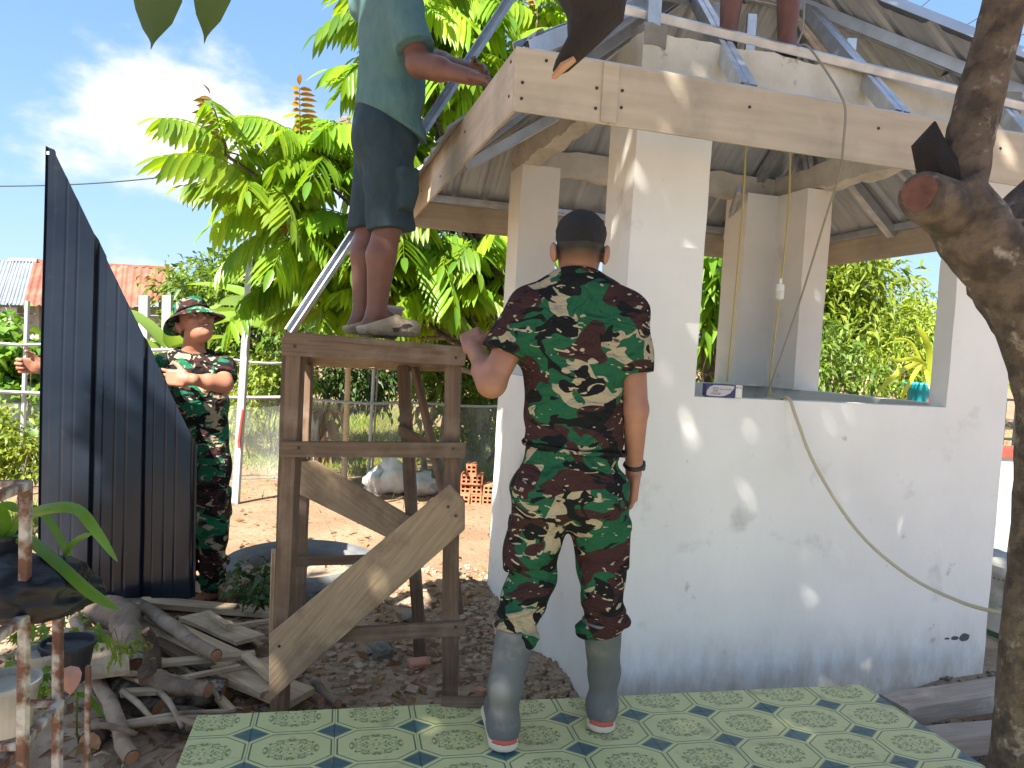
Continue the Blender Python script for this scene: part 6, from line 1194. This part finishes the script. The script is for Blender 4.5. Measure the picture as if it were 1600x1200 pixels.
# ---------------------------------------------------------------- soldier in the jungle hat behind the black sheet
def soldier_hat():
    Y = 4.20; p0 = at(312, 940, Y); P_ = person(p0, 'soldier in camouflage jungle hat and sandals looking up while holding the black sheet'); M1 = camo('camouflage_cloth_green', 11.7, 1.0, (.012, .12, .06))
    fw, up = nv((.62, -.62, .44)), nv((-.38, .20, .9)); hc = at(305, 505, Y-.02); neck = at(301, 548, Y+.02); sl_, sr_ = at(350, 574, Y), at(252, 570, Y+.03)
    eL, wL = at(350, 600, Y-.12), at(292, 592, 3.94); eR, wR = at(150, 605, 4.06), at(70, 572, 3.90); hL, hR = at(332, 725, Y), at(302, 725, Y); kL, kR = at(333, 822, Y-.04), at(296, 822, Y-.02); aL, aR = at(332, 918, Y+.02), at(280, 920, Y)
    S = Sdf([at(300, 455, Y), aL+Vector((0, -.25, -.1)), aR, eL, wR+Vector((-.12, -.12, 0)), at(255, 583, 3.78)], .13, .0046)
    L, rot = head(S, hc, fw, up, 1.12); S.seg(hc-Vector((0, 0, .06)), neck-Vector((0, 0, .03)), .054, .060, .02); S.seg(at(304, 590, Y), at(318, 700, Y), .12, .12, .03, (0, 1, 0), .65)
    S.seg(neck-Vector((0, 0, .03)), sl_, .05, .045, .03); S.seg(neck-Vector((0, 0, .03)), sr_, .05, .045, .03); S.seg(sl_, eL, .050, .045, .02); S.seg(eL, wL, .045, .028, .015); S.seg(eL, eL.lerp(wL, .4), .045, .045, .02)
    hand(S, wL, nv((-.93, -.10, .02)), (-.12, .85, -.3), (-.25, .15, .9), (.15, .45, .4), 1.12, .10)
    S.seg(sr_, eR, .05, .042, .02); S.seg(eR, wR, .042, .027, .015); hand(S, wR+Vector((-.008, -.01, 0)), (-.75, -.55, .0), (.7, -.6, -.1), (.0, .0, 1), (.7, 1.0, .5), 1.0, .05)
    for h_, k_, a_, fd in ((hL, kL, aL, (-.45, -.85)), (hR, kR, aR, (-.5, -.8))): S.seg(h_, k_, .07, .05, .03); S.seg(k_, a_, .05, .036, .02); foot(S, a_, fd)
    S.build('body', mat('warm_tan_skin', (.40, .185, .115), (.34, .15, .09), vs=9, rough=.5, bump=.06, bs=90, spec=.3), P_)
    for sx_ in (-1, 1):
        c = L(sx_*.031, .0845, .006); mb = MB()
        bm = bmesh.new(); bmesh.ops.create_uvsphere(bm, u_segments=12, v_segments=8, radius=.0095); me = bpy.data.meshes.new('eye'); bm.to_mesh(me); bm.free(); me.materials.append(EW); eo = link('eye', me, P_, c); eo.scale = (1.1, 1.1, 1.1)
        bm = bmesh.new(); bmesh.ops.create_uvsphere(bm, u_segments=10, v_segments=6, radius=.0062); me = bpy.data.meshes.new('iris'); bm.to_mesh(me); bm.free(); me.materials.append(EB); link('iris', me, eo, c+fw*.0048)
        mb = MB(); mb.tube([L(sx_*.016, .094, .026), L(sx_*.032, .093, .031), L(sx_*.048, .082, .026)], [.003, .004, .002], 6); mb.build('eyebrow', MT['hair'], P_)
    mb = MB(); mb.tube([L(-.032, .080, -.049), L(-.014, .0955, -.057), L(.014, .0955, -.057), L(.032, .080, -.049)], [.003, .006, .006, .003], 6); mb.build('mouth', LP, P_, smooth=True); mb = MB(); mb.tube([L(-.020, .0945, -.0555), L(0, .1005, -.0565), L(.020, .0945, -.0555)], [.002, .0035, .002], 6); mb.build('teeth', MT['plastic'], P_, smooth=True)
    S = Sdf([hc], .15, .005); S.ell(L(0, -.02, .03), (.088, .10, .098), rot, 0); S.ell(L(0, -.04, -.01), (.078, .078, .067), rot, .02); S.cut(L(0, .02, 0), rot.col[1]*.8-rot.col[2]*.3); S.build('hair', MT['hair'], P_)
    # jungle hat: soft crown and wide drooping brim
    hc2 = L(0, -.008, .048); r, f, u = [Vector(rot.col[i]) for i in range(3)]; hr = Matrix((r, f, u)).transposed(); hat = empty('tmp', hc2, '', '') if False else None
    mb = MB(); n = 36
    def hp(rad, z, a, wob=0): return hc2+hr @ Vector((rad*math.cos(a)*1.03, rad*math.sin(a)*1.17, z*1.05+wob))
    prof = [(.001, .080), (.05, .079), (.078, .070), (.086, .050), (.090, .012), (.091, .0), (.110, -.008), (.135, -.022), (.155, -.040), (.158, -.046), (.152, -.045), (.130, -.029), (.10, -.014), (.086, -.008)]
    for i, (rad, z) in enumerate(prof):
        for j in range(n):
            a = 2*math.pi*j/n; wv = (.012*math.sin(2*a+.6)-.016*math.sin(a))*max(0, (rad-.09)/.06); mb.v.append(tuple(hp(rad*(1+.015*math.sin(5*a)), z, a, wv)))
        if i:
            for j in range(n): a_, b_ = (i-1)*n+j, (i-1)*n+(j+1) % n; mb.f.append((a_, b_, b_+n, a_+n)); mb.mi.append(0)
    ht = mb.build('hat', M1, P_, smooth=True)
    mb = MB(); mb.tube([hp(.0915, .012, i*2*math.pi/30) for i in range(31)], .005, 6, cap=False); mb.build('hat_band', M1, ht, smooth=True)
    # T-shirt and trousers
    S = Sdf([sl_, sr_, neck, at(370, 600, Y-.2), at(250, 700, Y), at(360, 710, Y)], .12, .006); S.seg(neck-Vector((0, 0, .02)), sl_+Vector((-.01, 0, -.01)), .062, .064, .03); S.seg(neck-Vector((0, 0, .02)), sr_+Vector((.01, 0, -.01)), .062, .064, .03); S.seg(neck, neck-Vector((0, 0, .03)), .062, .07, .02)
    S.seg(at(304, 588, Y), at(306, 620, Y), .172, .170, .04, (0, 1, 0), .66); S.seg(at(306, 620, Y), at(314, 695, Y), .165, .155, .04, (0, 1, 0), .70); eS = sl_.lerp(eL, .66); S.seg(sl_, eL, .066, .072, .03, cut=[(eS, eL-sl_)]); eS = sr_.lerp(eR, .45); S.seg(sr_, sr_.lerp(eR, .7), .066, .070, .03, cut=[(eS, eR-sr_)])
    S.wrinkle(.006, .8, 2.2); S.cut(at(313, 694, Y), (0, 0, -1)); S.cut(neck+Vector((0, 0, .012)), (.1, -.35, 1)); S.build('shirt', M1, P_)
    mb = MB(); nc_ = neck+Vector((0, 0, .012)); mb.tube([nc_+Vector((math.cos(a)*.064, math.sin(a)*.064, .022*math.sin(a)*1.0)) for a in [i*2*math.pi/28 for i in range(29)]], .006, 6, cap=False); mb.build('collar', MT['blackr'], P_, smooth=True)
    S = Sdf([at(280, 690, Y), at(362, 690, Y), aL, aR], .12, .006); S.seg(at(314, 690, Y), at(316, 730, Y), .15, .16, .03, (0, 1, 0), .7)
    for h_, k_, a_, sg in ((hL, kL, aL, 1), (hR, kR, aR, -1)):
        S.seg(h_, k_, .093, .080, .03); S.seg(k_, a_, .080, .066, .03, cut=[(a_+Vector((0, 0, -.012)), (0, 0, -1))]); S.box(h_.lerp(k_, .6)+Vector((sg*.075, -.02, 0)), (.02, .06, .085), Matrix.Identity(3), .012, .012)
        for q in (.03, .10, .17): S.ell(a_+Vector((0, 0, q)), (.078, .076, .02), Matrix.Rotation(.3*sg, 3, 'Y'), .02)
    S.wrinkle(.009, .9, 6.3); S.cut(at(314, 686, Y), (0, 0, 1)); S.build('trousers', M1, P_)
    for a_, fd in ((aL, (-.45, -.85)), (aR, (-.5, -.8))):
        fd = nv((*fd, 0)); c = a_+Vector((0, 0, -.083)); S = Sdf([c, c+fd*.18], .1, .005); S.seg(c-fd*.03, c+fd*.16, .042, .05, 0, (0, 0, 1), .24); sd_ = S.build('sandal', MT['sand_'], P_); mb = MB(); s_ = Vector((fd.y, -fd.x, 0))
        q = c+fd*.075; mb.tube([q-s_*.046, q-s_*.034+Vector((0, 0, .032)), q+Vector((0, 0, .046)), q+s_*.034+Vector((0, 0, .032)), q+s_*.046], [.012]*5, 6); mb.build('strap', MT['sand_'], sd_, smooth=True)
soldier_hat()
# ---------------------------------------------------------------- man in shorts on the scaffold
def deck_man():
    Y = 3.2; p0 = at(600, 525, Y); p0.z = 1.285; P_ = person(p0, 'man in grey-green shirt and navy cargo shorts standing on the scaffold'); fw = nv((.86, .5, 0))
    neck = at(600, -12, Y); hc = at(606, -70, Y+.01); shR, shL = at(633, 12, Y-.13), at(575, 8, Y+.16); eR, wR = at(654, 100, Y-.22), at(738, 121, 2.86); eL, wL = at(660, 90, Y+.28), at(740, 110, 3.2)
    hR, hL = at(603, 215, Y-.06), at(600, 212, Y+.09); kR, kL = at(606, 352, Y-.05), at(578, 350, Y+.12); aR, aL = at(588, 492, Y-.05), at(566, 488, Y+.10); aR.z = aL.z = 1.375
    S = Sdf([hc+Vector((0, 0, .12)), aR, aL, eL, wL, wR, at(780, 130, 2.75), at(680, 520, Y)], .13, .0052); head(S, hc, fw, (0, 0, 1)); S.seg(hc-Vector((0, 0, .06)), neck-Vector((0, 0, .05)), .055, .062, .02); S.seg(at(608, 30, Y), at(604, 190, Y), .11, .12, .03, (-fw.y, fw.x, 0), 1.15)
    for s_, e_, w_ in ((shR, eR, wR), (shL, eL, wL)):
        S.seg(neck-Vector((0, 0, .04)), s_, .05, .045, .03); S.seg(s_, e_, .052, .046, .02); S.seg(e_, w_, .046, .029, .015); S.seg(e_, e_.lerp(w_, .4), .046, .046, .02)
    hand(S, wR, nv(wR-eR), (.2, .1, -1), (-.2, .9, .2), (.35, .35, .2), 1.0, .08); hand(S, wL, nv(wL-eL), (.2, .1, -1), (.2, -.9, .2), (.3, .3, .2), 1.0, .08)
    for h_, k_, a_ in ((hR, kR, aR), (hL, kL, aL)):
        S.seg(h_, k_, .078, .058, .03); S.seg(k_, k_.lerp(a_, .35)-fw*.012, .056, .061, .02); S.seg(k_.lerp(a_, .35)-fw*.012, a_, .060, .036, .02); S.seg(k_, a_, .05, .035, .02); S.seg(a_, a_-fw*.03-Vector((0, 0, .05)), .036, .034, .02); S.seg(a_, a_+fw*.16-Vector((0, 0, .06)), .034, .026, .02)
    S.build('body', MT['skin2'], P_)
    # worn cloth shoes
    for a_, sc2 in ((aR, 1), (aL, 1)):
        h0 = a_.copy(); h0.z = 1.285; S = Sdf([h0-fw*.1, h0+fw*.24+Vector((0, 0, .1))], .07, .0045); S.seg(h0-fw*.045+Vector((0, 0, .035)), h0+fw*.16+Vector((0, 0, .035)), .042, .042, .02); S.seg(h0+Vector((0, 0, .045)), h0+fw*.08+Vector((0, 0, .055)), .044, .040, .02); S.wrinkle(.005, 1.6, 3); S.cut((0, 0, 1.284), (0, 0, -1)); S.cut(h0+Vector((0, 0, .062)), (-fw.x*.4, -fw.y*.4, 1)); sh = S.build('shoe', MT['rag'], P_)
        mb = MB(); pts_ = [(.05, .05), (.075, .062), (.10, .05), (.135, .056), (.15, .047), (.12, .036), (.095, .038), (.085, .018), (.065, .016), (.055, .034)]; s3 = Vector((fw.y, -fw.x, 0))
        mb.add([h0+fw*x_+s3*(.0445-.28*max(0, z_-.04))+Vector((0, 0, z_)) for x_, z_ in pts_], [tuple(range(len(pts_)))]); mb.build('torn_patch', MT['sand_'], sh)
    # shirt
    S = Sdf([neck, shR, shL, at(550, 240, Y), at(680, 240, Y), eR, eL], .13, .0058); pr = Vector((-fw.y, fw.x, 0)); S.seg(neck-Vector((0, 0, .02)), shR, .066, .068, .03); S.seg(neck-Vector((0, 0, .02)), shL, .066, .068, .03); S.seg(neck+Vector((0, 0, .0)), neck-Vector((0, 0, .05)), .064, .075, .02)
    S.seg(at(607, 40, Y), at(612, 110, Y), .128, .130, .05, pr, 1.3); S.seg(at(612, 110, Y), at(607, 175, Y), .130, .138, .04, pr, 1.25); S.seg(at(612, 160, Y-.02), at(625, 235, Y-.03), .115, .112, .03, pr, 1.2)
    S.seg(shR, eR, .072, .080, .03, cut=[(shR.lerp(eR, .74), eR-shR)]); S.seg(shL, eL, .07, .078, .03, cut=[(shL.lerp(eL, .72), eL-shL)])
    S.wrinkle(.0125, .7, 5.2); S.cut(at(606, 192, Y), nv(Vector((-.50, 0, -1)))); S.build('shirt', MT['shirtg'], P_)
    # cargo shorts
    S = Sdf([at(545, 150, Y), at(665, 150, Y), at(545, 385, Y), at(670, 385, Y)], .14, .0058); S.seg(at(604, 168, Y), at(604, 225, Y), .118, .128, .03, pr, 1.25); S.ell(at(582, 225, Y-.02), (.09, .12, .11), None, .04)
    for h_, k_, q in ((hR, kR, Vector((.012, 0, 0))), (hL, kL, Vector((0, 0, 0)))):
        e_ = k_+q-Vector((0, 0, .02)); S.seg(h_, e_, .112, .098, .03, cut=[(e_, Vector((.12, 0, -1)))]); S.box(h_.lerp(k_, .66)+Vector((.085, -.065 if h_ is hR else .06, 0)), (.035, .06, .075), Matrix.Rotation(.5, 3, 'Z'), .015, .012); S.box(h_.lerp(k_, .45)+Vector((.088, -.068 if h_ is hR else .06, 0)), (.036, .062, .016), Matrix.Rotation(.5, 3, 'Z'), .008, .006)
    S.wrinkle(.012, .75, 8.4); S.cut(at(604, 158, Y), (0, 0, 1)); S.build('shorts', MT['navy'], P_)
    # cap and hair
    S = Sdf([hc], .2, .006); S.ell(hc+Vector((0, 0, .045)), (.088, .10, .085), Matrix.Rotation(math.atan2(-fw.x, fw.y), 3, 'Z'), 0); S.ell(hc-fw*.05+Vector((0, 0, -.02)), (.075, .06, .065), None, .02); S.seg(hc+fw*.09+Vector((0, 0, .04)), hc+fw*.15+Vector((0, 0, .03)), .06, .055, .01, (0, 0, 1), .15); S.cut(hc+fw*.0+Vector((0, 0, .0)), nv(fw*.55-Vector((0, 0, .9)))); S.build('cap', MT['navy'], P_)
deck_man()
# ---------------------------------------------------------------- worker standing in the open roof
def roof_man():
    p0 = B(1.16, .43, ZR1); P_ = person(p0, 'barelegged worker standing on the ring beam inside the open roof'); fw = nv(BV*.9+BU*.4)
    fL, fR = B(1.03, .50, ZR1+.012), B(1.305, .49, ZR1+.012); aL, aR = fL+Vector((0, 0, .085)), fR+Vector((0, 0, .085)); kL, kR = aL+Vector((.02, .02, .40)), aR+Vector((.0, .03, .40)); hip = (kL+kR)/2+Vector((0, .02, .42)); hL, hR = hip-BU*.09, hip+BU*.09
    ch = hip+Vector((0, .03, .38)); nk = ch+Vector((0, .02, .17)); hc = nk+Vector((0, .03, .13)); sL, sR = nk-BU*.19-Vector((0, 0, .05)), nk+BU*.19-Vector((0, 0, .05)); eL, eR = sL+Vector((-.06, .12, -.25)), sR+Vector((.08, .12, -.24)); wL, wR = eL+Vector((.08, .2, -.1)), eR+Vector((-.05, .22, -.06))
    S = Sdf([fL, fR, hc, eL, eR, wL, wR], .17, .006); head(S, hc, fw, (0, 0, 1)); S.seg(hc-Vector((0, 0, .06)), nk-Vector((0, 0, .05)), .055, .06, .02); S.seg(ch, hip, .12, .115, .03, BV, .68)
    for s_, e_, w_ in ((sL, eL, wL), (sR, eR, wR)): S.seg(nk-Vector((0, 0, .04)), s_, .05, .046, .03); S.seg(s_, e_, .05, .043, .02); S.seg(e_, w_, .043, .028, .015); hand(S, w_, w_-e_, (0, 0, -1), BU, (.4, .4, .3))
    for h_, k_, a_ in ((hL, kL, aL), (hR, kR, aR)): S.seg(h_, k_, .078, .056, .03); S.seg(k_, k_.lerp(a_, .35)-fw*.015, .054, .056, .02); S.seg(k_.lerp(a_, .35)-fw*.015, a_, .055, .034, .02); foot(S, a_, fw)
    S.build('body', MT['skin2'], P_)
    for f_ in (fL, fR): S = Sdf([f_, f_+fw*.2], .1, .005); S.seg(f_-fw*.04, f_+fw*.16, .040, .046, 0, (0, 0, 1), .25); S.seg(f_-fw*.055+Vector((0, 0, .02)), f_-fw*.02+Vector((0, 0, .03)), .036, .036, .01); S.cut((0, 0, ZR1+.002), (0, 0, -1)); S.build('sandal', MT['sand_'], P_)
    S = Sdf([hip, kL, kR, ch], .2, .007); S.seg(hip+Vector((0, 0, .08)), hip, .13, .145, .03, BV, .75)
    for h_, k_ in ((hL, kL), (hR, kR)): e_ = h_.lerp(k_, .8); S.seg(h_, e_, .105, .10, .03, cut=[(e_, (0, 0, -1))])
    S.cut(hip+Vector((0, 0, .10)), (0, 0, 1)); S.build('shorts', MT['navy'], P_)
    S = Sdf([hip, nk, sL, sR, eL, eR], .15, .007); S.seg(ch, hip, .15, .15, .03, BV, .7); S.seg(nk-Vector((0, 0, .03)), sL, .066, .066, .03); S.seg(nk-Vector((0, 0, .03)), sR, .066, .066, .03)
    for s_, e_ in ((sL, eL), (sR, eR)): S.seg(s_, e_, .07, .075, .03, cut=[(s_.lerp(e_, .6), e_-s_)])
    S.wrinkle(.006, .7, 2); S.cut(hip+Vector((0, 0, .02)), (0, 0, -1)); S.build('shirt', MT['shirtg'], P_)
    S = Sdf([hc], .15, .006); S.ell(hc+Vector((0, 0, .035)), (.083, .09, .09), None, 0); S.cut(hc+fw*.03, fw*.7-Vector((0, 0, .7))); S.build('hair', MT['hair'], P_)
roof_man()
